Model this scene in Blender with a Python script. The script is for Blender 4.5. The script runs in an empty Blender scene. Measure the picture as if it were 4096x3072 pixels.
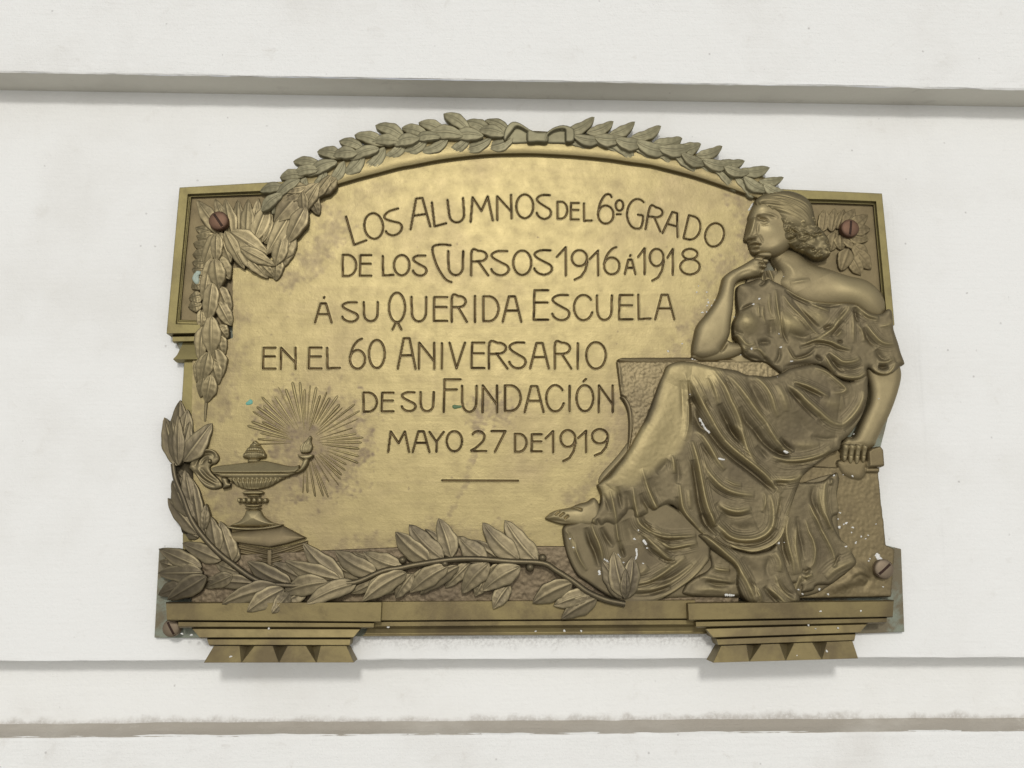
import bpy, math, random
import numpy as np
from mathutils import Matrix, Vector

random.seed(7); rng = np.random.default_rng(7)
scene = bpy.context.scene
COL = scene.collection

# ------------------------------------------------------------------ camera
# Working units: one unit = 0.3 mm.  a = right, b = down, h = out of the wall.
S = 0.0003
Z0 = 1.62
F_PX, PITCH, YAW = 3800.0, math.radians(10), math.radians(2)
CAM = np.array([0.0, 0.0, 3800.0])
FW = np.array([math.sin(YAW)*math.cos(PITCH), -math.sin(PITCH), -math.cos(YAW)*math.cos(PITCH)])
RT = np.array([math.cos(YAW), 0.0, math.sin(YAW)])
DN = np.cross(FW, RT)
if DN[1] < 0: DN = -DN

def world(v):
    v = np.asarray(v, float)
    return np.stack([v[..., 0]*S, -v[..., 2]*S, Z0 - v[..., 1]*S], -1)

def wdir(v): return Vector((v[0], -v[2], -v[1]))

cd = bpy.data.cameras.new("camera"); cam = bpy.data.objects.new("camera", cd); COL.objects.link(cam)
cd.sensor_fit = 'HORIZONTAL'; cd.sensor_width = 36.0; cd.lens = F_PX/4096*36.0
cd.clip_start = 0.01; cd.clip_end = 200
r_, u_, b_ = wdir(RT), -wdir(DN), -wdir(FW)
m = Matrix((r_, u_, b_)).transposed().to_4x4(); m.translation = Vector(world(CAM)); cam.matrix_world = m
scene.camera = cam

# ------------------------------------------------------------------ sky, sun, exposure
SUN_EL = 21.0
wd = bpy.data.worlds.new("World"); scene.world = wd; wd.use_nodes = True
nt = wd.node_tree; nt.nodes.clear()
N = nt.nodes.new; L = nt.links.new
out = N("ShaderNodeOutputWorld"); add = N("ShaderNodeAddShader")
bg1 = N("ShaderNodeBackground"); bg2 = N("ShaderNodeBackground")
sky = N("ShaderNodeTexSky"); sky.sky_type = 'NISHITA'; sky.sun_disc = False
sky.sun_elevation = math.radians(SUN_EL); sky.sun_rotation = math.radians(180); sky.dust_density = 4.0
hs = N("ShaderNodeHueSaturation"); hs.inputs['Saturation'].default_value = 0.35
L(sky.outputs[0], hs.inputs['Color']); L(hs.outputs[0], bg1.inputs[0]); bg1.inputs[1].default_value = 0.02
# added fill gradient for wall and bronze: bright horizon, dimmer above and below
tc = N("ShaderNodeTexCoord"); sx = N("ShaderNodeSeparateXYZ"); mr = N("ShaderNodeMapRange"); cr = N("ShaderNodeValToRGB")
L(tc.outputs['Generated'], sx.inputs[0]); L(sx.outputs['Z'], mr.inputs[0])
mr.inputs[1].default_value = -1; mr.inputs[2].default_value = 1
L(mr.outputs[0], cr.inputs[0])
e = cr.color_ramp.elements
e[0].position = 0.0; e[0].color = (.38, .37, .345, 1)
e[1].position = 1.0; e[1].color = (.30, .325, .37, 1)
for p, c in ((.25, (.56, .55, .53, 1)), (.40, (.80, .79, .77, 1)), (.50, (.95, .945, .93, 1)), (.60, (.92, .92, .915, 1)), (.75, (.52, .53, .56, 1))):
    q = e.new(p); q.color = c
L(cr.outputs[0], bg2.inputs[0]); bg2.inputs[1].default_value = 0.765
L(bg1.outputs[0], add.inputs[0]); L(bg2.outputs[0], add.inputs[1]); L(add.outputs[0], out.inputs[0])

sd = bpy.data.lights.new("sun", 'SUN'); sun = bpy.data.objects.new("sun", sd); COL.objects.link(sun)
sd.energy = 1.2; sd.angle = math.radians(6.5); sd.color = (1.0, .98, .94)
el = math.radians(SUN_EL); az = math.radians(0)
ld = Vector((math.sin(az)*math.cos(el), math.cos(az)*math.cos(el), -math.sin(el)))   # direction of travel
sun.rotation_euler = ld.to_track_quat('-Z', 'Y').to_euler(); sun.location = (0, -4, 4)
scene.view_settings.view_transform = 'Standard'; scene.view_settings.look = 'None'
scene.view_settings.exposure = 0.0; scene.view_settings.gamma = 1.0
scene.cycles.max_bounces = 8; scene.cycles.use_denoising = True

# ------------------------------------------------------------------ geometry helpers
def P(pts, h):
    """photo point (4096 wide) -> place (a, b) on the plane at height h in front of the wall"""
    p = np.atleast_2d(np.asarray(pts, float))
    d = FW + ((p[:, :1]-2048)/F_PX)*RT + ((p[:, 1:2]-1536)/F_PX)*DN
    t = (np.broadcast_to(np.asarray(h, float), (len(p),)) - CAM[2])/d[:, 2]
    return CAM[:2] + d[:, :2]*t[:, None]

def P3(pts, h):
    q = P(pts, h); return np.column_stack([q, np.broadcast_to(np.asarray(h, float), (len(q),))])

def t4(ox, oy, *p): return [(ox+x/4.0, oy+y/4.0) for x, y in p]
def t2(ox, oy, *p): return [(ox+x/2.0, oy+y/2.0) for x, y in p]

def catmull(p, n=8, closed=False):
    p = np.asarray(p, float)
    if len(p) < 3 and not closed: return p
    if closed: q = np.vstack([p[-1], p, p[0], p[1]])
    else: q = np.vstack([2*p[0]-p[1], p, 2*p[-1]-p[-2]])
    t = np.linspace(0, 1, n, endpoint=False)[:, None]; o = []
    for i in range(1, len(q)-2):
        a, b, c, d = q[i-1], q[i], q[i+1], q[i+2]
        o.append(.5*((2*b)+(-a+c)*t+(2*a-5*b+4*c-d)*t*t+(-a+3*b-3*c+d)*t**3))
    o = np.vstack(o)
    return o if closed else np.vstack([o, p[-1]])

def resample(p, n):
    p = np.asarray(p, float); s = np.r_[0, np.cumsum(np.hypot(*np.diff(p, axis=0).T))]
    u = np.linspace(0, s[-1], n)
    return np.column_stack([np.interp(u, s, p[:, 0]), np.interp(u, s, p[:, 1])])

class MB:
    """collects vertices and faces of ONE mesh"""
    def __init__(s): s.v, s.f, s.n, s.w = [], [], 0, []
    def add(s, v, f, w=None):
        v = np.asarray(v, float); s.v.append(v); s.f.extend([[i+s.n for i in q] for q in f]); s.n += len(v)
        s.w.append(np.zeros(len(v)) if w is None else np.asarray(w, float))
    def grid(s, g, closed=False):
        """g: rows x cols x 3"""
        r, c = g.shape[:2]; f = []
        for i in range(r-1):
            for j in range(c-1 if not closed else c):
                k = (j+1) % c
                f.append([i*c+j, (i+1)*c+j, (i+1)*c+k, i*c+k])
        s.add(g.reshape(-1, 3), f)
    def build(s, name, mat, parent=None, smooth=True, bevel=0):
        me = bpy.data.meshes.new(name)
        v = world(np.vstack(s.v)); me.from_pydata(v.tolist(), [], s.f)
        return finish(me, name, mat, parent, smooth, bevel, np.concatenate(s.w))

def finish(me, name, mat, parent, smooth=True, bevel=0, wear=None):
    if wear is not None and wear.any():
        at = me.attributes.new("wear", 'FLOAT', 'POINT'); at.data.foreach_set("value", wear.astype(np.float32))
    me.materials.append(mat)
    me.polygons.foreach_set("use_smooth", [bool(smooth)]*len(me.polygons)); me.update()
    o = bpy.data.objects.new(name, me); COL.objects.link(o)
    if parent is not None:
        o.parent = parent
        if parent.type == 'EMPTY': o.matrix_parent_inverse = Matrix.Translation(-parent.location)
    if bevel:
        b = o.modifiers.new("bevel", 'BEVEL'); b.width = bevel*S; b.segments = 2; b.limit_method = 'ANGLE'
        b.angle_limit = math.radians(35); b.harden_normals = False
    return o

def loft(mb, rows, n=None, step=None, jit=0):
    """rows: list of (photo points, h) or ('drop', h) = straight back from the row before"""
    g = []
    for pts, h in rows:
        if isinstance(pts, str):
            q = g[-1].copy(); q[:, 2] = h
        else:
            p = np.asarray(pts, float)
            if n: p = resample(p, n)
            q = P3(p, h)
        g.append(q)
    mb.grid(np.stack(g))

def prism(mb, pts, h0, h1, smooth=0):
    p = catmull(pts, smooth, True) if smooth else np.asarray(pts, float)
    q = P(p, h1); n = len(q)
    area = np.sum(q[:, 0]*np.roll(q[:, 1], -1)-np.roll(q[:, 0], -1)*q[:, 1])
    if area > 0: q = q[::-1]
    v = np.vstack([np.column_stack([q, np.full(n, h1)]), np.column_stack([q, np.full(n, h0)])])
    f = [list(range(n))]+[[i, n+i, n+(i+1) % n, (i+1) % n] for i in range(n)]
    mb.add(v, f)

def sphere(mb, c, r, hc, squash=1.0, nu=12, nv=8):
    a, b = P([c], hc)[0]; g = []
    for i in range(nv+1):
        t = math.pi*.62*i/nv
        g.append([[a+r*math.sin(t)*math.cos(u), b+r*math.sin(t)*math.sin(u), hc+r*squash*math.cos(t)]
                  for u in np.linspace(0, 2*math.pi, nu, endpoint=False)])
    mb.grid(np.array(g), closed=True)

# ---- height fields -------------------------------------------------------------
def blur(a, r):
    r = int(round(r))
    if r < 1: return a
    for ax in (0, 1):
        for _ in range(2):
            w = 2*r+1
            pad = [(0, 0), (0, 0)]; pad[ax] = (r+1, r)
            c = np.cumsum(np.pad(a, pad, mode='edge'), axis=ax)
            a = (np.take(c, range(w, c.shape[ax]), ax)-np.take(c, range(0, c.shape[ax]-w), ax))/w
    return a

def smooth01(x): x = np.clip(x, 0, 1); return x*x*(3-2*x)

class HF:
    """a cast relief surface h(a, b) sampled on a fine grid"""
    def __init__(s, x0, y0, x1, y1, g, h=80, fill=-40.0):
        q = P([(x0, y0), (x1, y0), (x1, y1), (x0, y1)], h); s.h = h; s.g = g
        s.x0, s.y0 = q.min(0); x1, y1 = q.max(0)
        s.nx = int((x1-s.x0)/g)+1; s.ny = int((y1-s.y0)/g)+1
        s.xs = s.x0+np.arange(s.nx)*g; s.ys = s.y0+np.arange(s.ny)*g
        s.H = np.full((s.ny, s.nx), float(fill)); s.W = np.zeros((s.ny, s.nx))
    def win(s, q, pad):
        i0 = max(0, int((q[:, 0].min()-pad-s.x0)/s.g)); i1 = min(s.nx, int((q[:, 0].max()+pad-s.x0)/s.g)+2)
        j0 = max(0, int((q[:, 1].min()-pad-s.y0)/s.g)); j1 = min(s.ny, int((q[:, 1].max()+pad-s.y0)/s.g)+2)
        if i1 <= i0 or j1 <= j0: return None
        X, Y = np.meshgrid(s.xs[i0:i1], s.ys[j0:j1]); return (slice(j0, j1), slice(i0, i1)), X, Y
    def sdf(s, q, X, Y):
        d = np.full(X.shape, 1e18); ins = np.zeros(X.shape, bool); n = len(q)
        for i in range(n):
            ax, ay = q[i]; bx, by = q[(i+1) % n]; ex, ey = bx-ax, by-ay; l2 = ex*ex+ey*ey
            if l2 < 1e-9: continue
            t = np.clip(((X-ax)*ex+(Y-ay)*ey)/l2, 0, 1)
            d = np.minimum(d, (X-ax-t*ex)**2+(Y-ay-t*ey)**2)
            if ay != by:
                ins ^= ((ay > Y) != (by > Y)) & (X < ex*(Y-ay)/(by-ay)+ax)
        d = np.sqrt(d); return np.where(ins, d, -d)
    def layer(s, pts, base, amp, R, smooth=6, soft=4.5, bl=0, ops=(), slope=None, power=.5, wear=None):
        """one modelled form: outline pts, raised to base and rounded by amp over R; ops add folds to it"""
        q = catmull(P(pts, s.h), smooth, True) if smooth else P(pts, s.h)
        w = s.win(q, 12)
        if w is None: return
        sl, X, Y = w
        d = s.sdf(q, X, Y)
        k = np.clip(d/R, 0, 1)
        top = amp*(1-(1-k)**2)**power
        if bl: top = blur(top, bl/s.g)
        top = top+base
        if slope:
            (p0, v0), (p1, v1) = slope
            a0, a1 = P([p0, p1], s.h); dv = a1-a0
            t = ((X-a0[0])*dv[0]+(Y-a0[1])*dv[1])/dv.dot(dv)
            top = top+v0+(v1-v0)*np.clip(t, -.3, 1.3)
        W = np.zeros(X.shape) if wear is None else np.full(X.shape, float(wear))
        for op in ops: op(s, X, Y, top, W, d)
        e = smooth01((d+soft)/(2*soft))
        hh = np.where(d > -soft, -40+(top+40)*e, -40)
        better = hh > s.H[sl]
        s.H[sl] = np.where(better, hh, s.H[sl]); s.W[sl] = np.where(better, W, s.W[sl])
    def build(s, name, mat, parent, hmin=-2.0, clip=None, wear=None):
        M = s.H > hmin
        cell = M[:-1, :-1] & M[1:, :-1] & M[:-1, 1:] & M[1:, 1:]
        idx = np.full(s.H.shape, -1); used = np.zeros(s.H.shape, bool)
        used[:-1, :-1] |= cell; used[1:, :-1] |= cell; used[:-1, 1:] |= cell; used[1:, 1:] |= cell
        idx[used] = np.arange(used.sum())
        X, Y = np.meshgrid(s.xs, s.ys)
        v = world(np.column_stack([X[used], Y[used], s.H[used]]))
        j, i = np.nonzero(cell)
        f = np.column_stack([idx[j, i], idx[j+1, i], idx[j+1, i+1], idx[j, i+1]])
        me = bpy.data.meshes.new(name); nf = len(f)
        me.vertices.add(len(v)); me.vertices.foreach_set("co", v.ravel())
        me.loops.add(nf*4); me.loops.foreach_set("vertex_index", f.ravel().astype(np.int32))
        me.polygons.add(nf); me.polygons.foreach_set("loop_start", np.arange(0, nf*4, 4, dtype=np.int32))
        me.polygons.foreach_set("loop_total", np.full(nf, 4, np.int32)); me.update(calc_edges=True); me.validate()
        return finish(me, name, mat, parent, True, 0, s.W[used])

def linedist(q, X, Y):
    """distance to a polyline and the place along it (0..1)"""
    L = np.r_[0, np.cumsum(np.hypot(*np.diff(q, axis=0).T))]; best = np.full(X.shape, 1e18); tt = np.zeros(X.shape)
    for i in range(len(q)-1):
        ax, ay = q[i]; ex, ey = q[i+1]-q[i]; l2 = ex*ex+ey*ey
        if l2 < 1e-9: continue
        t = np.clip(((X-ax)*ex+(Y-ay)*ey)/l2, 0, 1); d = (X-ax-t*ex)**2+(Y-ay-t*ey)**2
        m = d < best; best = np.where(m, d, best); tt = np.where(m, (L[i]+t*(L[i+1]-L[i]))/L[-1], tt)
    return np.sqrt(best), tt

RW, RA = 1.24, .95
def ridge(pts, w, amp, wear=0.0, taper=.75, sharp=1.7, side=0.0):
    """a fold (amp > 0) or a furrow (amp < 0) along pts; side digs a furrow beside it"""
    pts = np.asarray(pts, float); w = w*RW; amp = amp*RA
    def op(s, X, Y, top, W, d):
        q = catmull(P(pts, s.h), 6)
        pad = w*4.0
        x0, x1, y0, y1 = X[0, 0], X[0, -1], Y[0, 0], Y[-1, 0]
        i0 = max(0, int((q[:, 0].min()-pad-x0)/s.g)); i1 = min(X.shape[1], int((q[:, 0].max()+pad-x0)/s.g)+2)
        j0 = max(0, int((q[:, 1].min()-pad-y0)/s.g)); j1 = min(X.shape[0], int((q[:, 1].max()+pad-y0)/s.g)+2)
        if i1 <= i0 or j1 <= j0: return
        sl = (slice(j0, j1), slice(i0, i1)); dd, t = linedist(q, X[sl], Y[sl])
        env = np.clip(np.minimum(t, 1-t)*2/max(taper, 1e-3), 0, 1)**.6
        k = np.exp(-(dd/w)**sharp)
        echo = 0
        if amp > 0 and wear >= .3 and w > 6:
            for c_, q_ in ((1.35, .16), (2.05, .15), (2.8, .10)): echo = echo+q_*np.exp(-((dd-w*c_)/(w*.26))**2)
        top[sl] += amp*env*(k+echo)
        if wear: W[sl] = np.maximum(W[sl], wear*env*np.exp(-(dd/(w*.95))**2))
    return op

DA = 1.0
def dome(c, rx, ry, rot, amp, wear=0.0):
    def op(s, X, Y, top, W, d):
        a, b = P([c], s.h)[0]; co, si = math.cos(math.radians(rot)), math.sin(math.radians(rot))
        u = ((X-a)*co+(Y-b)*si)/rx; v = (-(X-a)*si+(Y-b)*co)/ry; k = np.exp(-(u*u+v*v)); top += amp*k
        if wear: np.maximum(W, wear*k, out=W)
    return op

def wearpoly(pts, val, soft=25):
    def op(s, X, Y, top, W, d):
        q = catmull(P(pts, s.h), 5, True); dd = s.sdf(q, X, Y); np.maximum(W, val*smooth01((dd+soft)/(2*soft)), out=W)
    return op

def grain(amp, seed=1, r=2):
    def op(s, X, Y, top, W, d):
        n = np.random.default_rng(seed).normal(size=X.shape); n = blur(n, r); n /= n.std()+1e-9; top += amp*n
    return op

# ------------------------------------------------------------------ materials
def mat_new(name):
    m = bpy.data.materials.new(name); m.use_nodes = True; nt = m.node_tree
    return m, nt, nt.nodes["Principled BSDF"]

def noise(nt, scale, detail=4, rough=.55, coord=None, dist=0):
    n = nt.nodes.new("ShaderNodeTexNoise"); n.inputs['Scale'].default_value = scale
    n.inputs['Detail'].default_value = detail; n.inputs['Roughness'].default_value = rough; n.inputs['Distortion'].default_value = dist
    nt.links.new(coord, n.inputs['Vector']); return n.outputs['Fac']

def ramp(nt, src, a, b):
    r = nt.nodes.new("ShaderNodeMapRange"); r.inputs[1].default_value = a; r.inputs[2].default_value = b; r.interpolation_type = 'SMOOTHSTEP'
    nt.links.new(src, r.inputs[0]); return r.outputs[0]

def mix(nt, fac, a, b):
    m = nt.nodes.new("ShaderNodeMix"); m.data_type = 'RGBA'
    if isinstance(fac, (int, float)): m.inputs[0].default_value = fac
    else: nt.links.new(fac, m.inputs[0])
    for k, x in ((6, a), (7, b)):
        if isinstance(x, tuple): m.inputs[k].default_value = (*x, 1)
        else: nt.links.new(x, m.inputs[k])
    return m.outputs[2]

def math_(nt, op, a, b):
    m = nt.nodes.new("ShaderNodeMath"); m.operation = op
    for k, x in ((0, a), (1, b)):
        if isinstance(x, (int, float)): m.inputs[k].default_value = x
        else: nt.links.new(x, m.inputs[k])
    return m.outputs[0]

def bronze(name, base, patina, worn, pat=(.45, .7), rough=.45, metallic=.85, bump=.12, grain_scale=900, stretch=None, blotch=9.0, fine=.45):
    m, nt, b = mat_new(name)
    tc = nt.nodes.new("ShaderNodeTexCoord"); co = tc.outputs['Object']
    n1 = noise(nt, blotch, 6, .62, co, .4); n2 = noise(nt, 60, 5, .6, co); n3 = noise(nt, grain_scale, 3, .6, co)
    c = mix(nt, ramp(nt, n1, *pat), base, patina)
    c = mix(nt, math_(nt, 'MULTIPLY', ramp(nt, n2, .52, .75), fine), c, patina)
    at = nt.nodes.new("ShaderNodeAttribute"); at.attribute_name = "wear"
    c = mix(nt, at.outputs['Fac'], c, worn)
    c = mix(nt, math_(nt, 'MULTIPLY', ramp(nt, n3, .58, .72), .25), c, tuple(x*.45 for x in patina))
    nt.links.new(c, b.inputs['Base Color']); b.inputs['Metallic'].default_value = metallic
    rr = nt.nodes.new("ShaderNodeMapRange"); rr.inputs[3].default_value = rough-.06; rr.inputs[4].default_value = rough+.12
    nt.links.new(n2, rr.inputs[0]); nt.links.new(rr.outputs[0], b.inputs['Roughness'])
    bp = nt.nodes.new("ShaderNodeBump"); bp.inputs['Strength'].default_value = bump; bp.inputs['Distance'].default_value = .0012
    h = math_(nt, 'ADD', math_(nt, 'MULTIPLY', n3, .5), noise(nt, 220, 4, .6, co))
    if stretch:
        mp = nt.nodes.new("ShaderNodeMapping"); mp.inputs['Scale'].default_value = stretch; nt.links.new(co, mp.inputs[0])
        sn = noise(nt, 120, 4, .6, mp.outputs[0]); h = math_(nt, 'ADD', h, sn)
        c2 = mix(nt, math_(nt, 'MULTIPLY', ramp(nt, sn, .48, .72), .30), c, patina)
        c2 = mix(nt, math_(nt, 'MULTIPLY', ramp(nt, noise(nt, 300, 3, .6, co), .60, .74), .30), c2, tuple(x*.5 for x in patina))
        nt.links.new(c2, b.inputs['Base Color'])
    nt.links.new(h, bp.inputs['Height']); nt.links.new(bp.outputs[0], b.inputs['Normal'])
    return m

GOLD = (.29, .237, .114)
M_field = bronze("bronze_field", GOLD, (.25, .20, .104), (.135, .103, .068), rough=.44, bump=.15, stretch=(.06, 1, 1), blotch=7, metallic=.85)
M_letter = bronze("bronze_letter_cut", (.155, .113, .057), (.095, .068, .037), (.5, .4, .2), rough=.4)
M_frame = bronze("bronze_frame", (.235, .198, .085), (.17, .14, .068), GOLD, rough=.5)
M_base = bronze("bronze_base", (.215, .172, .08), (.135, .105, .056), GOLD, rough=.5, pat=(.42, .62))
M_leaf = bronze("bronze_leaf", (.148, .121, .07), (.095, .078, .05), (.36, .30, .17), rough=.44, pat=(.4, .65))
M_garland = bronze("bronze_garland", (.235, .215, .13), (.165, .148, .09), (.40, .35, .21), rough=.52, metallic=.75)
M_fest = bronze("bronze_festoon", (.195, .160, .087), (.13, .105, .063), (.50, .41, .23), rough=.44)
M_skin = bronze("bronze_skin", (.262, .214, .118), (.20, .162, .095), (.42, .348, .19), rough=.56, pat=(.5, .75))
M_dress = bronze("bronze_dress", (.172, .140, .080), (.124, .100, .061), (.45, .37, .188), rough=.55, fine=.2, bump=.08)
M_hair = bronze("bronze_hair", (.20, .165, .09), (.14, .115, .066), (.38, .31, .155), rough=.52)
M_stone = bronze("bronze_seat", (.205, .163, .088), (.15, .118, .068), (.38, .31, .16), rough=.55)
M_pillar = bronze("bronze_pillar", (.265, .213, .118), (.20, .16, .092), (.40, .33, .18), rough=.52)
M_lamp = bronze("bronze_lamp", (.30, .25, .135), (.22, .178, .10), (.42, .35, .2), rough=.48)
M_rough = bronze("bronze_stippled", (.19, .148, .092), (.14, .108, .072), (.4, .3, .15), rough=.55, bump=.35, grain_scale=420)
M_plate = bronze("bronze_back_plate", (.20, .17, .11), (.26, .28, .22), (.4, .36, .26), rough=.7, metallic=.5, pat=(.42, .55), bump=.6, blotch=25)
M_screw = bronze("copper_screw", (.185, .108, .068), (.12, .07, .05), (.6, .4, .2), rough=.55)
M_screw2 = bronze("brown_screw", (.23, .18, .125), (.16, .125, .085), (.5, .4, .2), rough=.55)

M_slot = bronze("screw_slot_shade", (.05, .03, .022), (.035, .022, .016), (.5, .4, .2), rough=.6)

def flat_mat(name, col, rough=.7):
    m, nt, b = mat_new(name); tc = nt.nodes.new("ShaderNodeTexCoord")
    n = noise(nt, 700, 4, .6, tc.outputs['Object'])
    nt.links.new(mix(nt, n, tuple(x*.8 for x in col), col), b.inputs['Base Color']); b.inputs['Roughness'].default_value = rough
    return m
M_paint = flat_mat("white_paint", (.78, .77, .72)); M_verd = flat_mat("verdigris", (.16, .42, .33), .6); M_green = flat_mat("green_paint", (.10, .17, .075), .6)
M_pale = flat_mat("pale_verdigris", (.40, .47, .39), .6)

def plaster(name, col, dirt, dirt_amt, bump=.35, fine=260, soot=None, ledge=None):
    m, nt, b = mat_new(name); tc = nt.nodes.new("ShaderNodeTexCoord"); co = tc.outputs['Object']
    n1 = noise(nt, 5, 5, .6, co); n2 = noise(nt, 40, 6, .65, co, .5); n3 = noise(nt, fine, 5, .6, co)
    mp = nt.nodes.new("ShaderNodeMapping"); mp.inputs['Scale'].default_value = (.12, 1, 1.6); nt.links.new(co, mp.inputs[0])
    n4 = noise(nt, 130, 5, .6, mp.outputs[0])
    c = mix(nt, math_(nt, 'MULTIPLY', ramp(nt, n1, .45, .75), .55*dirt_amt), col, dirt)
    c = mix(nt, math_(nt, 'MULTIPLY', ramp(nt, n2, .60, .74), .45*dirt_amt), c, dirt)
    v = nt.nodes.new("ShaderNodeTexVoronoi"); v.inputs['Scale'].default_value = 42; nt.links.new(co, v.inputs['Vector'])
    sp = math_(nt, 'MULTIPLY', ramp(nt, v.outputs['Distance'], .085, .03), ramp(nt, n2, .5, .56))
    c = mix(nt, math_(nt, 'MULTIPLY', sp, .5), c, (.30, .28, .26))
    if ledge is not None:
        sp4 = nt.nodes.new("ShaderNodeSeparateXYZ"); nt.links.new(co, sp4.inputs[0])
        z4 = math_(nt, 'ADD', sp4.outputs['Z'], math_(nt, 'MULTIPLY', math_(nt, 'SUBTRACT', n1, .5), .02))
        z4 = math_(nt, 'ADD', z4, math_(nt, 'MULTIPLY', math_(nt, 'SUBTRACT', n2, .5), .022))
        k4 = math_(nt, 'MULTIPLY', ramp(nt, z4, ledge+.009, ledge-.001), ramp(nt, n3, .1, .6))
        c = mix(nt, math_(nt, 'MULTIPLY', k4, .65), c, (.36, .325, .28))
    if soot:
        sp3 = nt.nodes.new("ShaderNodeSeparateXYZ"); nt.links.new(co, sp3.inputs[0])
        zz = math_(nt, 'ADD', sp3.outputs['Z'], math_(nt, 'MULTIPLY', math_(nt, 'SUBTRACT', n2, .5), .03))
        below = math_(nt, 'MULTIPLY', ramp(nt, zz, soot[2]-.02, soot[2]), ramp(nt, zz, soot[2]+.012, soot[2]+.01))
        inx = math_(nt, 'MULTIPLY', ramp(nt, sp3.outputs['X'], soot[0]-.01, soot[0]+.02), ramp(nt, sp3.outputs['X'], soot[1]+.01, soot[1]-.02))
        sk = math_(nt, 'MULTIPLY', math_(nt, 'MULTIPLY', below, inx), ramp(nt, noise(nt, 260, 6, .7, co), .40, .62))
        c = mix(nt, math_(nt, 'MULTIPLY', sk, .5), c, (.36, .345, .325))
        mp2 = nt.nodes.new("ShaderNodeMapping"); mp2.inputs['Scale'].default_value = (1, 1, .05); nt.links.new(co, mp2.inputs[0])
        st = math_(nt, 'MULTIPLY', ramp(nt, noise(nt, 26, 5, .6, mp2.outputs[0]), .60, .74), ramp(nt, n1, .42, .6))
        c = mix(nt, math_(nt, 'MULTIPLY', st, .22), c, (.50, .49, .46))
    nt.links.new(c, b.inputs['Base Color']); b.inputs['Roughness'].default_value = .75
    bp = nt.nodes.new("ShaderNodeBump"); bp.inputs['Strength'].default_value = bump; bp.inputs['Distance'].default_value = .0030
    h = math_(nt, 'ADD', math_(nt, 'MULTIPLY', n4, .55), math_(nt, 'ADD', math_(nt, 'MULTIPLY', n3, .5), math_(nt, 'MULTIPLY', n2, .9)))
    nt.links.new(h, bp.inputs['Height']); nt.links.new(bp.outputs[0], b.inputs['Normal'])
    return m
SOOT = (world(P3([(780, 2548)], 0))[0], world(P3([(3420, 2540)], 0))[0])
M_wall = plaster("white_plaster", (.80, .80, .775), (.62, .60, .55), .6, .34, soot=(SOOT[0][0], SOOT[1][0], SOOT[0][2]))
M_wall_r = plaster("white_plaster_rough", (.80, .80, .775), (.58, .55, .50), .7, .55, 330)
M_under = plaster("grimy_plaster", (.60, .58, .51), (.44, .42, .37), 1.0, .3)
M_dust = plaster("dusty_chamfer", (.40, .365, .31), (.56, .53, .47), 1.6, .6)

def thing(name, label, cat, kind=None, group=None):
    o = bpy.data.objects.new(name, None); COL.objects.link(o); o['label'] = label; o['category'] = cat
    if kind: o['kind'] = kind
    if group: o['group'] = group
    return o

# ------------------------------------------------------------------ the wall
D1, D2 = 155.0, 139.0
wall = thing("plaster_wall", "white painted plaster wall with projecting courses and grimy horizontal grooves", "wall")
B_UP = P([(2048, 322)], D1)[0, 1]; B_MID = P([(2048, 2638)], 0)[0, 1]
B_FIL = P([(2048, 2884)], -D2)[0, 1]; H_LOW = -62.0; B_LOW = P([(2048, 2944)], H_LOW)[0, 1]
xs = np.arange(-4200, 4201, 9.0)
def fnoise(n, scale, seed, amp):
    r = np.random.default_rng(seed); a = np.zeros(n)
    for k in range(4):
        sc = max(2, int(scale/2**k)); pts = r.normal(size=n//sc+4); a += np.interp(np.arange(n)/sc, np.arange(len(pts)), pts)*amp/(1.5**k)
    return a/2
def course(name, rows, mat, parent):
    """rows: (b, h, edge irregularity)"""
    mb = MB(); g = []
    for k, (b, h, j) in enumerate(rows):
        g.append(np.column_stack([xs, b+fnoise(len(xs), 24, 11+k+len(name), j), h+fnoise(len(xs), 20, 51+k+len(name), j*.8)]))
    mb.grid(np.stack(g)); return mb.build(name, mat, parent, smooth=False)
course("upper_course", [(B_UP-1600, D1, 0), (B_UP-12, D1, 0), (B_UP-4, D1-.5, 2.0), (B_UP, D1-5, 2.2)], M_wall_r, wall)
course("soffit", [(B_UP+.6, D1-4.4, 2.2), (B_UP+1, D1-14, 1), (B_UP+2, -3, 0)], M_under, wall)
course("middle_course", [(B_UP-10, 0, 0), (B_MID-12, 0, 0), (B_MID-3, -.6, 1.8), (B_MID, -6, 1.8), (B_MID-1, -D2-4, 0)], M_wall, wall)
M_band = plaster("band_plaster", (.80, .80, .775), (.62, .60, .55), .6, .34, ledge=float(world([0, B_FIL, 0])[2]))
course("recessed_band", [(B_MID-20, -D2, 0), (B_FIL+40, -D2, 0)], M_band, wall)
course("dusty_ledge", [(B_FIL-4, -D2-6, 0), (B_FIL, -D2+2, 2.5), ((B_FIL+B_LOW)/2, (H_LOW-D2)/2, 2), (B_LOW-6, H_LOW-4, 2), (B_LOW+2, H_LOW-6, 2)], M_dust, wall)
course("lower_course", [(B_LOW-9, H_LOW-9, 3.0), (B_LOW-3, H_LOW-2, 2.5), (B_LOW+7, H_LOW, 1), (B_LOW+1700, H_LOW, 0)], M_wall_r, wall)

# ------------------------------------------------------------------ the plaque
plaque = thing("memorial_plaque", "bronze relief plaque with a seated woman, oil lamp and engraved Spanish dedication, on white wall", "plaque")
plaque.location = Vector(world(P3([(2080, 2500)], 0)[0]))
HB, HF0 = 22.0, 45.0          # back plate, engraved field

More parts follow.
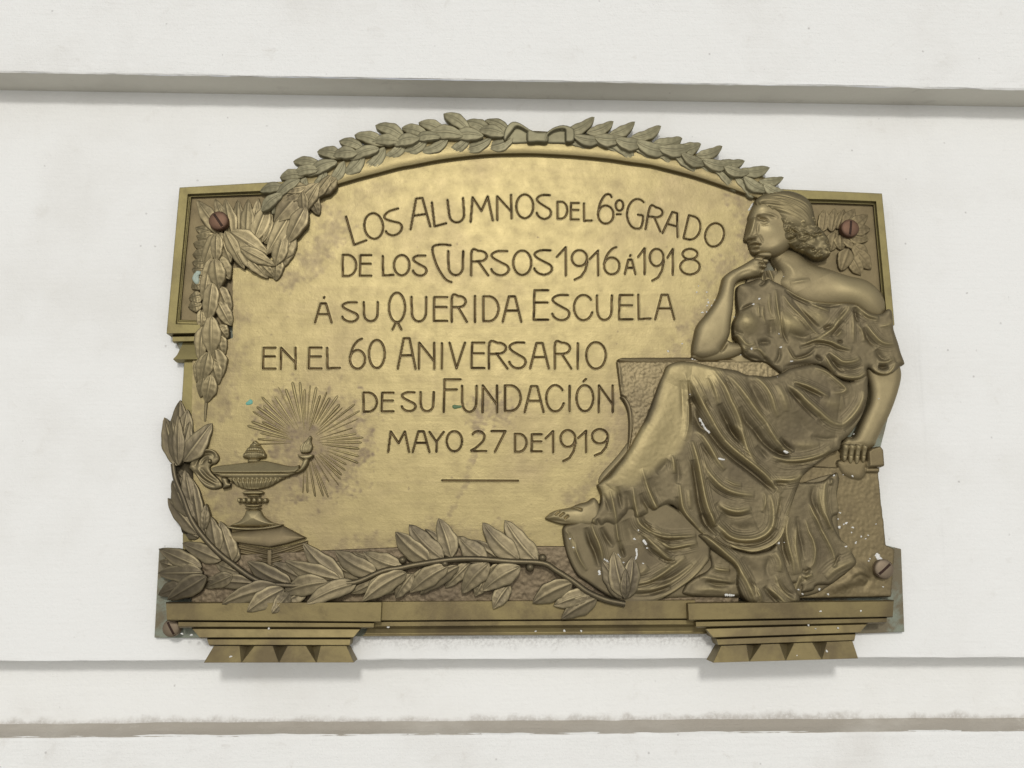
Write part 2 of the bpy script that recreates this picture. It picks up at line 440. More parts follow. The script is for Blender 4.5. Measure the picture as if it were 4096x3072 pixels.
mb = MB()
prism(mb, [(726, 770), (1120, 735), (1200, 735), (1330, 680), (1560, 600), (1800, 560), (2060, 550), (2330, 560), (2600, 610), (2860, 690), (3060, 765),
           (3180, 772), (3515, 788), (3545, 1120), (3562, 1300), (3575, 1450), (3570, 1600), (3535, 1740), (3512, 1830), (3512, 1900), (3540, 2180),
           (3605, 2196), (3618, 2528), (3430, 2535), (2880, 2530), (2700, 2538), (1490, 2545), (780, 2552), (617, 2551), (636, 2196), (732, 2206), (729, 2000), (727, 1620), (736, 1440), (690, 1340)], 0, HB)
mb.build("back_plate", M_plate, plaque, smooth=False, bevel=2)

# -- engraved letters: strokes in a unit box (x right, y down)
def arc(cx, cy, rx, ry, a0, a1, n=14):
    t = np.radians(np.linspace(a0, a1, n)); return [(cx+rx*math.cos(u), cy+ry*math.sin(u)) for u in t]
GL = {
 'A': [[(.0, 1), (.34, 0), (.66, 0), (1, 1)], [(.17, .56), (.84, .56)]],
 'C': [arc(.55, .5, .55, .5, -38, -205, 14)+arc(.55, .5, .55, .5, 155, 22, 10)],
 'D': [[(0, 0), (0, 1)], [(0, .0), (.35, 0)]+arc(.35, .5, .65, .5, -85, 85, 14)+[(.35, 1), (0, 1)]],
 'E': [[(1, 0), (.05, 0), (.0, 1), (1, 1)], [(.03, .42), (.95, .42)]],
 'F': [[(1, 0), (.04, 0), (.0, 1)], [(.03, .31), (.78, .31)]],
 'G': [arc(.62, .5, .62, .5, -60, -270, 18)+[(.95, .93), (1, .55), (.68, .52)]],
 'I': [[(.5, 0), (.5, 1)]],
 'L': [[(0, 0), (.03, 1), (1, .97)]],
 'M': [[(0, 1), (.12, 0), (.5, .58), (.8, 0), (1, 1)]],
 'N': [[(0, 1), (.02, 0), (1, .72)], [(1, 0), (1, 1)]],
 'O': [arc(.5, .5, .5, .5, -90, 270, 28)],
 'Q': [arc(.5, .5, .5, .5, -90, 270, 28)],
 'R': [[(0, 1), (.03, 0), (.45, 0)]+arc(.5, .21, .42, .21, -80, 85, 9)+[(.06, .43)], [(.42, .43), (1, 1)]],
 'S': [[(.92, .0), (.4, .0), (.1, .09), (.04, .2), (.2, .32), (.6, .48), (.9, .6), (1, .76), (.88, .92), (.6, 1), (.3, .96), (.08, .84), (.02, .74)]],
 'U': [[(0, 0), (.02, .6)]+arc(.5, .66, .47, .34, 180, 0, 14)+[(1, 0)]],
 'V': [[(0, 0), (.45, 1), (1, 0)]],
 'Y': [[(0, 0), (.48, .5), (1, 0)], [(.5, .5), (.48, 1)]],
 '0': [arc(.5, .5, .5, .5, -90, 270, 28)],
 '1': [[(0, .34), (.85, 0), (.85, 1)]],
 '2': [arc(.46, .28, .42, .28, 205, 372, 12)+[(.75, .52), (.3, .82), (0, .98), (1, .98)]],
 '6': [[(.78, 0), (.5, .08), (.2, .3), (.03, .6)]+arc(.5, .69, .48, .31, 180, -185, 22)],
 '6b': [[(.86, .09), (.74, .0), (.45, .03), (.15, .3), (.02, .65)]+arc(.5, .69, .48, .31, 180, -185, 22)],
 '7': [[(0, 0), (1, 0), (.25, 1)]],
 '8': [arc(.5, .2, .38, .2, 90, 450, 22), arc(.5, .7, .5, .3, -90, 270, 24)],
 '9': [arc(.5, .27, .48, .27, 10, 350, 22), [(.97, .2), (1, .42), (.88, .68), (.6, .9), (.2, 1)]],
}
A2, B2, C2, D2t = (1000, 750), (1900, 750), (1000, 1400), (1500, 1350)
def box(o, ch, x0, x1, y0, y1): return (ch, o, (x0, y0), (x0, y1), (x1, y1))
LINES = [
 [('L', A2, (768, 232), (830, 460), (932, 430)), ('O', A2, (897, 230), (938, 430), (1082, 388)), ('S', A2, (1065, 205), (1092, 402), (1222, 362)),
  ('A', A2, (1275, 98), (1285, 335), (1442, 312)), ('L', A2, (1455, 120), (1474, 312), (1570, 292)), ('U', A2, (1580, 100), (1598, 287), (1722, 272)),
  ('M', A2, (1760, 80), (1765, 275), (1942, 264)), ('N', A2, (1976, 70), (1979, 260), (2092, 248)), box(B2, 'O', 330, 466, 57, 246), box(B2, 'S', 492, 608, 62, 252),
  box(B2, 'D', 660, 738, 114, 250), box(B2, 'E', 765, 830, 124, 256), box(B2, 'L', 872, 934, 128, 268), box(B2, '6b', 982, 1110, 56, 290), box(B2, 'O', 1126, 1186, 102, 186),
  ('G', B2, (1232, 78), (1204, 312), (1332, 338)), ('R', B2, (1398, 152), (1364, 334), (1482, 352)), ('A', B2, (1538, 185), (1500, 365), (1620, 396)),
  ('D', B2, (1712, 222), (1668, 406), (1778, 434)), ('O', B2, (1872, 268), (1820, 450), (1962, 492))],
 [box(A2, 'D', 742, 850, 540, 708), box(A2, 'E', 880, 970, 542, 706), box(A2, 'L', 1062, 1148, 548, 704), box(A2, 'O', 1152, 1276, 541, 703), box(A2, 'S', 1302, 1412, 545, 706),
  box(A2, 'U', 1586, 1706, 510, 702), box(A2, 'R', 1770, 1905, 508, 704), box(A2, 'S', 1928, 2070, 510, 703), box(B2, 'O', 306, 450, 505, 700), box(B2, 'S', 472, 616, 503, 697),
  box(B2, '1', 655, 738, 478, 704), box(B2, '9', 772, 898, 502, 738), box(B2, '1', 918, 996, 506, 704), box(B2, '6', 1030, 1158, 478, 696), box(B2, 'A', 1198, 1283, 578, 694),
  box(B2, '1', 1305, 1366, 486, 694), box(B2, '9', 1396, 1510, 492, 746), box(B2, '1', 1540, 1590, 492, 698), box(B2, '8', 1642, 1798, 492, 696)],
 [box(A2, 'A', 520, 652, 928, 1080), box(A2, 'S', 736, 864, 920, 1074), box(A2, 'U', 910, 1022, 917, 1070), box(A2, 'Q', 1112, 1240, 842, 1078), box(A2, 'U', 1292, 1410, 876, 1072),
  box(A2, 'E', 1470, 1578, 877, 1068), box(A2, 'R', 1614, 1735, 870, 1075), box(A2, 'I', 1760, 1840, 868, 1078), box(A2, 'D', 1868, 1988, 872, 1070), box(A2, 'A', 2022, 2170, 872, 1075),
  box(B2, 'E', 470, 586, 822, 1058), box(B2, 'S', 616, 755, 862, 1062), box(B2, 'C', 792, 930, 860, 1062), box(B2, 'U', 976, 1095, 864, 1060), box(B2, 'E', 1152, 1262, 862, 1055),
  box(B2, 'L', 1306, 1405, 858, 1054), box(B2, 'A', 1442, 1594, 858, 1056)],
 [box(A2, 'E', 104, 204, 1282, 1449), box(A2, 'N', 246, 364, 1282, 1452), box(A2, 'E', 470, 572, 1282, 1448), box(A2, 'L', 617, 718, 1284, 1448), box(A2, '6', 797, 923, 1210, 1450),
  box(A2, '0', 952, 1077, 1220, 1445), box(A2, 'A', 1182, 1324, 1207, 1450), box(A2, 'N', 1352, 1474, 1242, 1450), box(A2, 'I', 1495, 1575, 1246, 1450), box(A2, 'V', 1596, 1720, 1242, 1448),
  box(A2, 'E', 1772, 1875, 1242, 1445), box(A2, 'R', 1912, 2060, 1242, 1450), box(A2, 'S', 2072, 2205, 1242, 1447), box(B2, 'A', 442, 590, 1244, 1448), box(B2, 'R', 638, 770, 1243, 1450),
  box(B2, 'I', 782, 862, 1246, 1450), box(B2, 'O', 890, 1046, 1238, 1450)],
 [box(C2, 'D', 908, 1015, 342, 494), box(C2, 'E', 1053, 1148, 343, 491), box(C2, 'S', 1212, 1325, 340, 490), box(C2, 'U', 1364, 1470, 337, 490), box(C2, 'F', 1550, 1684, 235, 497),
  box(D2t, 'U', 696, 813, 387, 595), box(D2t, 'N', 860, 976, 384, 600), box(D2t, 'D', 1040, 1165, 384, 588), box(D2t, 'A', 1198, 1348, 390, 598), box(D2t, 'C', 1370, 1502, 382, 592),
  box(D2t, 'I', 1517, 1597, 386, 590), box(D2t, 'O', 1612, 1746, 382, 590), box(D2t, 'N', 1790, 1902, 384, 598)],
 [box(D2t, 'M', 106, 272, 752, 916), box(D2t, 'A', 302, 435, 752, 917), box(D2t, 'Y', 436, 550, 756, 915), box(D2t, 'O', 574, 696, 750, 911), box(D2t, '2', 772, 890, 750, 912),
  box(D2t, '7', 932, 1044, 750, 915), box(D2t, 'D', 1120, 1212, 772, 914), box(D2t, 'E', 1252, 1334, 775, 912), box(D2t, '1', 1366, 1435, 750, 920), box(D2t, '9', 1482, 1604, 742, 990),
  box(D2t, '1', 1626, 1700, 747, 918), box(D2t, '9', 1734, 1864, 734, 945)],
]
EXTRA = {0: [t2(*B2, (1134, 215), (1166, 214))],
 1: [t2(*A2, (1604, 462), (1540, 457), (1480, 464), (1459, 492), (1472, 560), (1502, 640), (1550, 718), (1585, 748), (1611, 757)), t2(*B2, (1240, 550), (1245, 540))],
 2: [t2(*A2, (1165, 1086), (1140, 1137)), t2(*A2, (1185, 1086), (1211, 1137)), t2(*A2, (591, 884), (595, 876))],
 4: [t2(*D2t, (1668, 352), (1688, 332))], 6: [t2(*D2t, (538, 1144), (1144, 1147))]}
strokes = []
for k, ln in enumerate(LINES):
    st = []
    for ch, o, tl, bl, br in ln:
        tl, bl, br = (np.array([o[0]+q[0]/2, o[1]+q[1]/2]) for q in (tl, bl, br))
        ux, uy = br-bl, bl-tl
        for s_ in GL[ch]:
            pts = np.array([tl+ux*x+uy*y for x, y in s_])
            if len(pts) > 6: pts = catmull(pts, 4)
            st.append(pts)
    st += [catmull(q, 5) for q in EXTRA.get(k, [])]
    strokes.append(st)
strokes.append([np.array(q) for q in EXTRA[6]])

field = HF(740, 600, 3110, 2430, 2.3, HF0)
Xf, Yf = np.meshgrid(field.xs, field.ys)
fp = P(catmull([(1270, 790), (1330, 742), (1450, 700), (1700, 640), (1970, 608), (2200, 612), (2430, 632), (2660, 672), (2840, 725), (3060, 800)], 8), HF0)
fpoly = np.vstack([fp, P([(3060, 1000), (2960, 2300), (2900, 2425), (770, 2425), (766, 1640), (770, 1420), (930, 1350), (930, 1070), (1040, 1070), (1165, 960), (1190, 860), (1225, 800)], HF0)])
w = field.win(fpoly, 10); dfield = field.sdf(fpoly, w[1], w[2])
und = rng.normal(size=field.H.shape)
und = blur(und, 24)*40 + blur(rng.normal(size=field.H.shape), 9)*6
field.H[w[0]] = np.where(dfield > 0, HF0+np.clip(und[w[0]], -3, 3)*.5, -40)
letter_d = []
for st in strokes:
    D = np.full(field.H.shape, 99.0)
    for pts in st:
        q = P(pts, HF0); ww = field.win(q, 16)
        dd, _ = linedist(q, ww[1], ww[2]); D[ww[0]] = np.minimum(D[ww[0]], dd)
    letter_d.append(D)
HW = 3.8
for D in letter_d:
    k = np.clip(D/HW, 0, 3)
    field.H -= np.where(D < HW*2, 9.5*(1-smooth01((k-.35)/.75)), 0)
    field.H += np.where((D > HW*.9) & (D < HW*2), 1.5*np.exp(-((k-1.3)/.22)**2), 0)      # chased lip

# stains and tarnish on the field (marks of their own shape)
def patch(pts, val, soft, seed, sc=14):
    q = catmull(P(pts, HF0), 6, True); ww = field.win(q, soft*4+8); d = field.sdf(q, ww[1], ww[2])
    r_n = np.random.default_rng(seed); n = 0
    for q_ in (sc, sc/2.5, 2):
        m_ = blur(r_n.normal(size=d.shape), q_); n = n+m_/(m_.std()+1e-9)*.58
    k = smooth01((d+soft+n*soft*.6)/(2*soft))*val*.8*(1+.3*n); field.W[ww[0]] = np.maximum(field.W[ww[0]], np.clip(k, 0, 1))
patch([(1905, 1590), (1960, 1560), (2000, 1600), (2045, 1650), (2030, 1700), (1970, 1690), (1900, 1710), (1880, 1650)], .62, 26, 1, 5)
patch([(1888, 1820), (1905, 1815), (1885, 1880), (1865, 1950), (1830, 2020), (1800, 2065), (1785, 2060), (1830, 1985), (1858, 1900)], .42, 9, 2, 4)
patch([(1040, 1700), (1080, 1600), (1200, 1560), (1330, 1580), (1450, 1660), (1480, 1780), (1430, 1900), (1330, 1960), (1250, 1980), (1150, 1900), (1070, 1830)], .75, 50, 3, 16)
patch([(900, 1850), (1100, 1870), (1250, 1880), (1200, 1960), (1110, 2060), (1130, 2150), (930, 2160), (860, 2000)], .5, 40, 4, 12)
patch([(920, 1180), (960, 1250), (965, 1400), (940, 1560), (880, 1700), (790, 1740), (780, 1500), (850, 1200)], .42, 35, 5, 14)
patch([(1300, 850), (1380, 860), (1360, 950), (1290, 1060), (1210, 1100), (1150, 1140), (1120, 1100), (1260, 980)], .5, 35, 6, 12)
patch([(2930, 790), (3010, 810), (2990, 1000), (2900, 1080), (2830, 1230), (2760, 1330), (2740, 1420), (2690, 1420), (2730, 1290), (2850, 1080), (2960, 960)], .5, 32, 7, 12)
patch([(2480, 1600), (2520, 1780), (2440, 1900), (2370, 1960), (2280, 2010), (2260, 1990), (2370, 1900), (2440, 1780), (2450, 1650)], .42, 28, 8, 12)
patch([(1330, 2180), (1600, 2160), (1720, 2060), (1800, 2120), (2000, 2100), (2130, 2180), (2130, 2260), (1400, 2260)], .4, 26, 9, 12)
patch([(1300, 830), (1500, 745), (1600, 720), (1580, 760), (1420, 830), (1340, 900)], .2, 30, 10, 14)
for k in range(60):
    c = (rng.uniform(1000, 2700), rng.uniform(900, 2150)); r = rng.uniform(2, 5)
    patch([(c[0]+r, c[1]), (c[0], c[1]+r*.7), (c[0]-r, c[1]), (c[0], c[1]-r*.7)], rng.uniform(.3, .7), 3, 100+k, 1)
field.build("inscription_panel", M_field, plaque)

# bottoms of the cut letters, one part for each engraved line
TXT = ["LOS ALUMNOS DEL 6o GRADO", "DE LOS CURSOS 1916 A 1918", "A SU QUERIDA ESCUELA", "EN EL 60 ANIVERSARIO", "DE SU FUNDACION", "MAYO 27 DE 1919", ""]
for D, tx in zip(letter_d, TXT):
    j, i = np.nonzero(D < HW); j0, j1, i0, i1 = j.min()-2, j.max()+3, i.min()-2, i.max()+3
    h = HF.__new__(HF); h.g = field.g; h.h = HF0; h.xs = field.xs[i0:i1]; h.ys = field.ys[j0:j1]; h.nx, h.ny = i1-i0, j1-j0
    h.H = np.where(D[j0:j1, i0:i1] < HW*.98, field.H[j0:j1, i0:i1]+.5, -99); h.W = np.zeros(h.H.shape)
    o = h.build("engraved_line" if tx else "engraved_rule", M_letter, plaque)
    o['label'] = f"engraved line reading {tx}" if tx else "short engraved rule under the date"

# -- stepped architecture of the plaque
ARCH = catmull([(1262, 792), (1285, 780), (1337, 749), (1400, 729), (1450, 715), (1525, 696), (1602, 676), (1650, 668), (1762, 647), (1875, 633), (1975, 625), (2103, 623), (2187, 626), (2300, 633),
                (2425, 645), (2525, 660), (2603, 671), (2655, 684), (2755, 710), (2830, 734), (2905, 760), (3015, 800), (3060, 820)], 5)
ARCH = resample(ARCH, 90)
tng = np.gradient(ARCH, axis=0); nrm = np.column_stack([tng[:, 1], -tng[:, 0]]); nrm /= np.hypot(*nrm.T)[:, None]
wl = np.interp(np.linspace(0, 1, 90), [0, .3, .6, 1], [6, 8, 10, 13])[:, None]
mb = MB()
loft(mb, [(ARCH-nrm*1, HF0-8), (ARCH+nrm*wl*.55, HF0+4), (ARCH+nrm*wl, 66), (ARCH+nrm*(wl+3), 68), (ARCH+nrm*40, 68), (ARCH+nrm*85, 66), (ARCH+nrm*100, 58), ('drop', HB-4)])
mb.build("arch_moulding", M_field, plaque)

def frame(name, outer, inner, prof):
    """mitred moulding between an outer and an inner line: prof = (share of the way in, height)"""
    o, i = np.array(outer, float), np.array(inner, float); mb = MB(); rows = []
    for s, h in prof: rows.append((o+(i-o)*s, h))
    g = [P3(rows[0][0], rows[0][1])]
    back = g[0].copy(); back[:, 2] = 0
    g = [back]+[P3(p, h) for p, h in rows]
    mb.grid(np.stack(g)); return mb.build(name, M_frame, plaque, smooth=False, bevel=1.6)
PROF = [(0, 58), (.02, 62), (.64, 62), (.68, 60), (.70, 47), (.84, 47), (.87, 50), (.93, 49), (.95, 36), (1.0, 35)]
frame("corner_frame", [(1240, 718), (1112, 727), (718, 750), (692, 1040), (666, 1335), (800, 1333)], [(1240, 778), (1105, 779), (768, 791), (744, 1040), (722, 1276), (800, 1280)], PROF)
frame("corner_frame", [(3120, 756), (3330, 765), (3528, 774), (3562, 1115), (3578, 1300)], [(3120, 812), (3300, 815), (3492, 822), (3518, 1110), (3535, 1300)], PROF)
mb = MB(); prism(mb, [(740, 780), (1300, 770), (1290, 900), (1000, 1130), (930, 1300), (725, 1300)], HB-4, 36); mb.build("leaf_panel", M_stone, plaque, smooth=False)
mb = MB(); prism(mb, [(3100, 800), (3505, 806), (3548, 1300), (3100, 1300)], HB-4, 36); mb.build("leaf_panel", M_stone, plaque, smooth=False)

mb = MB()
loft(mb, [([(690, 1340), (800, 1338)], 20), ([(690, 1347), (800, 1345)], 48), ([(690, 1366), (800, 1364)], 48), ([(692, 1369), (800, 1367)], 34), ('drop', 10)])
loft(mb, [([(733, 1366), (800, 1366)], 26), ([(728, 1380), (800, 1380)], 36), ([(708, 1420), (800, 1420)], 52), ([(692, 1437), (800, 1437)], 58), ([(704, 1448), (800, 1448)], 30), ('drop', 10)])
q0 = P3([(733, 1366), (728, 1380), (708, 1420), (692, 1437), (704, 1448)], [26, 36, 52, 58, 30]); q1 = q0.copy(); q1[:, 2] = 4; mb.grid(np.stack([q1, q0]))
mb.build("bracket", M_frame, plaque, smooth=False, bevel=1.5)
mb = MB(); prism(mb, [(737, 1440), (800, 1440), (800, 2200), (731, 2200), (729, 1900), (726, 1610)], 4, 34); mb.build("pilaster", M_frame, plaque, smooth=False, bevel=2)

# stippled ground below the field, with the ledge in front of it
G = HF(760, 2160, 2960, 2430, 3.2, 60)
G.layer([(760, 2225), (1240, 2200), (1600, 2185), (2130, 2181), (2262, 2181), (2300, 2181), (2960, 2181), (2960, 2420), (760, 2420)], 56, 4, 10, smooth=0, ops=[grain(.55, 3, 1), grain(.4, 4, 2)])
G.build("stippled_ground", M_rough, plaque, hmin=10)

def sides(mb, rows):
    """close both ends of a lofted block straight back to the plate"""
    for k in (0, -1):
        q = np.vstack([P3([r[0][k]], r[1]) for r in rows if not isinstance(r[0], str)]); b = q.copy(); b[:, 2] = 4
        mb.grid(np.stack([q, b] if k == 0 else [b, q]))
def block(mb, rows):
    loft(mb, rows+[('drop', 4)]); sides(mb, rows)
def lin(x0, y0, x1, y1): return [(x0, y0), (x1, y1)]
mb = MB()
block(mb, [(lin(1500, 2403, 2780, 2397), 50), (lin(1500, 2407, 2780, 2401), 84), (lin(1500, 2482, 2780, 2474), 84), (lin(1500, 2486, 2780, 2478), 60),
           (lin(1490, 2488, 2790, 2480), 72), (lin(1490, 2506, 2790, 2498), 72), (lin(1485, 2510, 2795, 2502), 58), (lin(1470, 2516, 2810, 2508), 50), (lin(1460, 2535, 2825, 2524), 46), (lin(1450, 2543, 2840, 2533), 50), (lin(1450, 2546, 2840, 2536), 30)])
mb.build("base_ledge", M_base, plaque, smooth=False, bevel=1.6)

def pedestal(xl, xr, dy, tx, s=0):
    root_rows = [
        (lin(xl, 2408, xr, 2404-dy*.2), 70), (lin(xl, 2414, xr, 2409-dy*.2), 122), (lin(xl+4, 2480, xr-4, 2487-dy*1.0), 122), (lin(xl+8, 2484, xr-6, 2490-dy), 92)]
    mb = MB(); block(mb, root_rows)
    o = mb.build("pedestal", M_base, plaque, smooth=False, bevel=1.8)
    mb = MB()
    x = tx
    block(mb, [(lin(x[0], 2484, x[1], 2489-dy), 90), (lin(x[0]+1, 2488, x[1]-1, 2493-dy), 112), (lin(x[0]+2, 2507, x[1]-2, 2509-dy), 112), (lin(x[0]+8, 2512, x[1]-8, 2513-dy), 88)])
    block(mb, [(lin(x[2], 2511, x[3], 2512-dy), 84), (lin(x[2]+4, 2515, x[3]-6, 2517-dy), 98), (lin(x[2]+34, 2550, x[3]-34, 2550-dy), 102), (lin(x[2]+40, 2554, x[3]-40, 2553-dy), 76)])
    block(mb, [(lin(x[4], 2553, x[5], 2553-dy), 74), (lin(x[4], 2557, x[5], 2557-dy), 92), (lin(x[4]+8, 2580, x[5]-4, 2581-dy), 94), (lin(x[4]+14, 2585, x[5]-8, 2585-dy), 72)])
    mb.build("stepped_moulding", M_base, o, smooth=False, bevel=1.6)
    # row of faceted teeth: flat trapezoids with sunk triangles between them
    mb = MB(); n = 4; yt0, yt1, yb0, yb1 = 2584, 2584-dy, 2651, 2650-dy*.8
    def pt(u, v):
        xt = x[6]+(x[7]-x[6])*u; xb = x[8]+(x[9]-x[8])*u
        return (xt+(xb-xt)*v, (yt0+(yt1-yt0)*u)*(1-v)+(yb0+(yb1-yb0)*u)*v)
    for k in range(n):
        u0, u1 = k/n, (k+1)/n; c = (u1-u0)*.22
        quad = [pt(u0+(c if k else 0), 0), pt(u1-(c if k < n-1 else 0), 0), pt(u1, 1), pt(u0, 1)]
        v = P3(quad, [88, 88, 112, 112]); b = v.copy(); b[:, 2] = 4
        mb.add(np.vstack([v, b]), [[0, 3, 2, 1], [3, 7, 6, 2], [0, 4, 7, 3], [1, 2, 6, 5]])
        if k:
            v = P3([pt(u0-c*1.0, 0), pt(u0+c*1.0, 0), pt(u0, 1), pt(u0, .05)], [88, 88, 112, 72])
            mb.add(v, [[0, 2, 3], [3, 2, 1], [0, 3, 1]])
    mb.build("tooth_row", M_base, o, smooth=False, bevel=1.0)
    return o
pedestal(664, 1526, 0, (712, 1497, 765, 1446, 828, 1402, 855, 1386, 815, 1416))
pedestal(2752, 3575, 20, (2783, 3548, 2820, 3474, 2866, 3422, 2884, 3410, 2852, 3433))

# ------------------------------------------------------------------ leaves
LW = 1.12
def leaf(mb, base, tip, w, hb, ht=None, bend=0.0, rib=5.0, cup=2.0, point=.78, edge=26, nu=18, full=.72):
    """one cast laurel leaf: blade rising to a midrib, slightly wavy rim, thick edge"""
    ht = hb if ht is None else ht
    base, tip = np.array(base, float), np.array(tip, float); ax = tip-base; ln = np.hypot(*ax); t = ax/ln; n_ = np.array([-t[1], t[0]])
    u = np.linspace(0, 1, nu); vs = np.array([-1, -.93, -.8, -.62, -.35, -.12, 0, .12, .35, .62, .8, .93, 1.0])
    wid = .5*w*LW*np.sin(np.pi*np.clip(u, 0, 1)**point)**full; wid[0] = max(wid[0], w*.05); wid[-1] = .6
    ph = random.uniform(0, 6); ph2 = random.uniform(0, 6); tilt = random.uniform(-1, 1)
    cen = base+ax*u[:, None]+n_*(bend*ln*np.sin(np.pi*u))[:, None]
    rows, wr = [], []
    wn = random.uniform(.08, .42)
    for k in range(nu):
        wv = 1+.07*math.sin(ph+u[k]*9)+.04*math.sin(ph2+u[k]*21)
        px = cen[k]+n_*(vs*wid[k]*wv)[:, None]
        h = hb+(ht-hb)*u[k]+cup*np.sin(np.pi*u[k]); av = np.abs(vs)
        f = .35+.65*math.sin(np.pi*min(1, u[k]*.9+.1))
        z = h+rib*.62*f*(1-av**1.6)+f*(np.where(av < .02, 1.6, 0)+np.where(np.isclose(av, .12), -1.9, 0)+np.where(np.isclose(av, .8), 1.3, 0)+np.where(np.isclose(av, .62), -.9, 0))
        z = z+1.1*np.sin(ph2+u[k]*30-av*6)*(av > .2)*(av < .7)+vs*tilt*3.0
        p3 = P3(px, float(h)); p3[:, 2] = z
        lo, hi = p3[0].copy(), p3[-1].copy(); lo[2] -= edge; hi[2] -= edge
        rows.append(np.vstack([lo, p3, hi]))
        wk = wn*(np.where(av < .02, 1, 0)+np.where(av > .75, .8, 0)); wr.append(np.r_[0, wk, 0])
    g = np.stack(rows)[:, ::-1]; r, c = g.shape[:2]
    mb.add(g.reshape(-1, 3), [[a*c+b, (a+1)*c+b, (a+1)*c+b+1, a*c+b+1] for a in range(r-1) for b in range(c-1)], np.stack(wr)[:, ::-1].ravel())

def stem(mb, pts, r0, r1, h):
    p = catmull(pts, 5); hh = np.interp(np.linspace(0, 1, len(p)), np.linspace(0, 1, len(h)), h) if hasattr(h, '__len__') else np.full(len(p), float(h))
    q = P3(p, hh); tg = np.gradient(q[:, :2], axis=0); nn = np.column_stack([-tg[:, 1], tg[:, 0]]); nn /= np.hypot(*nn.T)[:, None]+1e-9
    rr = np.interp(np.linspace(0, 1, len(p)), [0, 1], [r0, r1]); g = []
    for k in range(len(p)):
        a = np.linspace(-1.3, math.pi+1.3, 9); g.append([[q[k, 0]+nn[k, 0]*rr[k]*math.cos(x), q[k, 1]+nn[k, 1]*rr[k]*math.cos(x), q[k, 2]+rr[k]*math.sin(x)*.9] for x in a])
    mb.grid(np.array(g)[:, ::-1])

def L4(o, *it): return [((o[0]+a/4, o[1]+b/4), (o[0]+c/4, o[1]+d/4), w/4, *r) for a, b, c, d, w, *r in it]
def L2(o, *it): return [((o[0]+a/2, o[1]+b/2), (o[0]+c/2, o[1]+d/2), w/2, *r) for a, b, c, d, w, *r in it]

# laurel arch: two sprays meeting at a bow
def laurel_spray(spine, n, wlen, sgn):
    mb = MB(); p = resample(catmull(spine, 10), n); tg = np.gradient(p, axis=0); tg /= np.hypot(*tg.T)[:, None]; nn = np.column_stack([tg[:, 1], -tg[:, 0]])
    if nn[n//2][1] > 0: nn = -nn
    for k in range(n):
        t, u = tg[k], nn[k]; j = lambda a: random.uniform(-a, a)
        f = 1-.15*k/n
        for off, an, h, wd, lf in ((1, 30+j(8), 76, 46, .95), (-1, 27+j(9), 72, 46, .95), (.12, 4+j(12), 88, 46, .98)):
            s = np.sign(off); a = math.radians(an)*s
            d = t*math.cos(a)+u*math.sin(a); b0 = p[k]+u*off*9+t*(26 if off == .12 else 0)+np.array([j(5), j(5)])
            leaf(mb, b0, b0+d*wlen*lf*f*random.uniform(.85, 1.14), wd*f*random.uniform(.82, 1.12), h+j(3), h-10+j(4), bend=.09*s, rib=6.5, cup=4, point=.92, edge=36, full=.58)
    return mb
gar = laurel_spray([(2050, 545), (1960, 543), (1850, 543), (1700, 552), (1550, 580), (1400, 628), (1270, 680), (1165, 742), (1150, 758)], 12, 132, 1)
o = gar.build("laurel_garland", M_garland, plaque)
gar = laurel_spray([(2262, 545), (2330, 545), (2430, 552), (2560, 570), (2700, 606), (2840, 650), (2970, 704), (3030, 730)], 10, 134, 1)
gar.build("laurel_garland", M_garland, plaque)
# bow: two loops and a band of ribbon
R = HF(1960, 470, 2360, 600, 2.2, 80)
for pts, base in (([(2010, 545), (2016, 515), (2040, 492), (2065, 489), (2095, 502), (2125, 524), (2160, 530), (2180, 545), (2160, 570), (2110, 572), (2040, 572)], 66),
                  ([(2165, 545), (2185, 528), (2210, 512), (2250, 502), (2280, 508), (2300, 524), (2310, 545), (2300, 574), (2240, 574), (2180, 570)], 66)):
    R.layer(pts, base, 10, 14, ops=[])
R.layer([(2010, 552), (2020, 514), (2045, 490), (2072, 491), (2100, 506), (2128, 528), (2112, 534), (2085, 519), (2066, 514), (2052, 530), (2035, 552), (2020, 572)], 86, 10, 12)
R.layer([(2172, 560), (2184, 532), (2212, 512), (2250, 502), (2284, 510), (2300, 528), (2296, 570), (2262, 574), (2258, 540), (2255, 524), (2222, 528), (2196, 545), (2184, 572)], 86, 10, 12)
R.layer([(2110, 520), (2150, 530), (2190, 532), (2192, 572), (2150, 574), (2108, 572)], 84, 10, 14, ops=[ridge([(2090, 565), (2108, 556)], 4, -8)])
R.layer([(2060, 520), (2082, 516), (2098, 540), (2070, 548), (2058, 535)], 60, 2, 5)
R.build("ribbon_bow", M_garland, plaque, hmin=10)

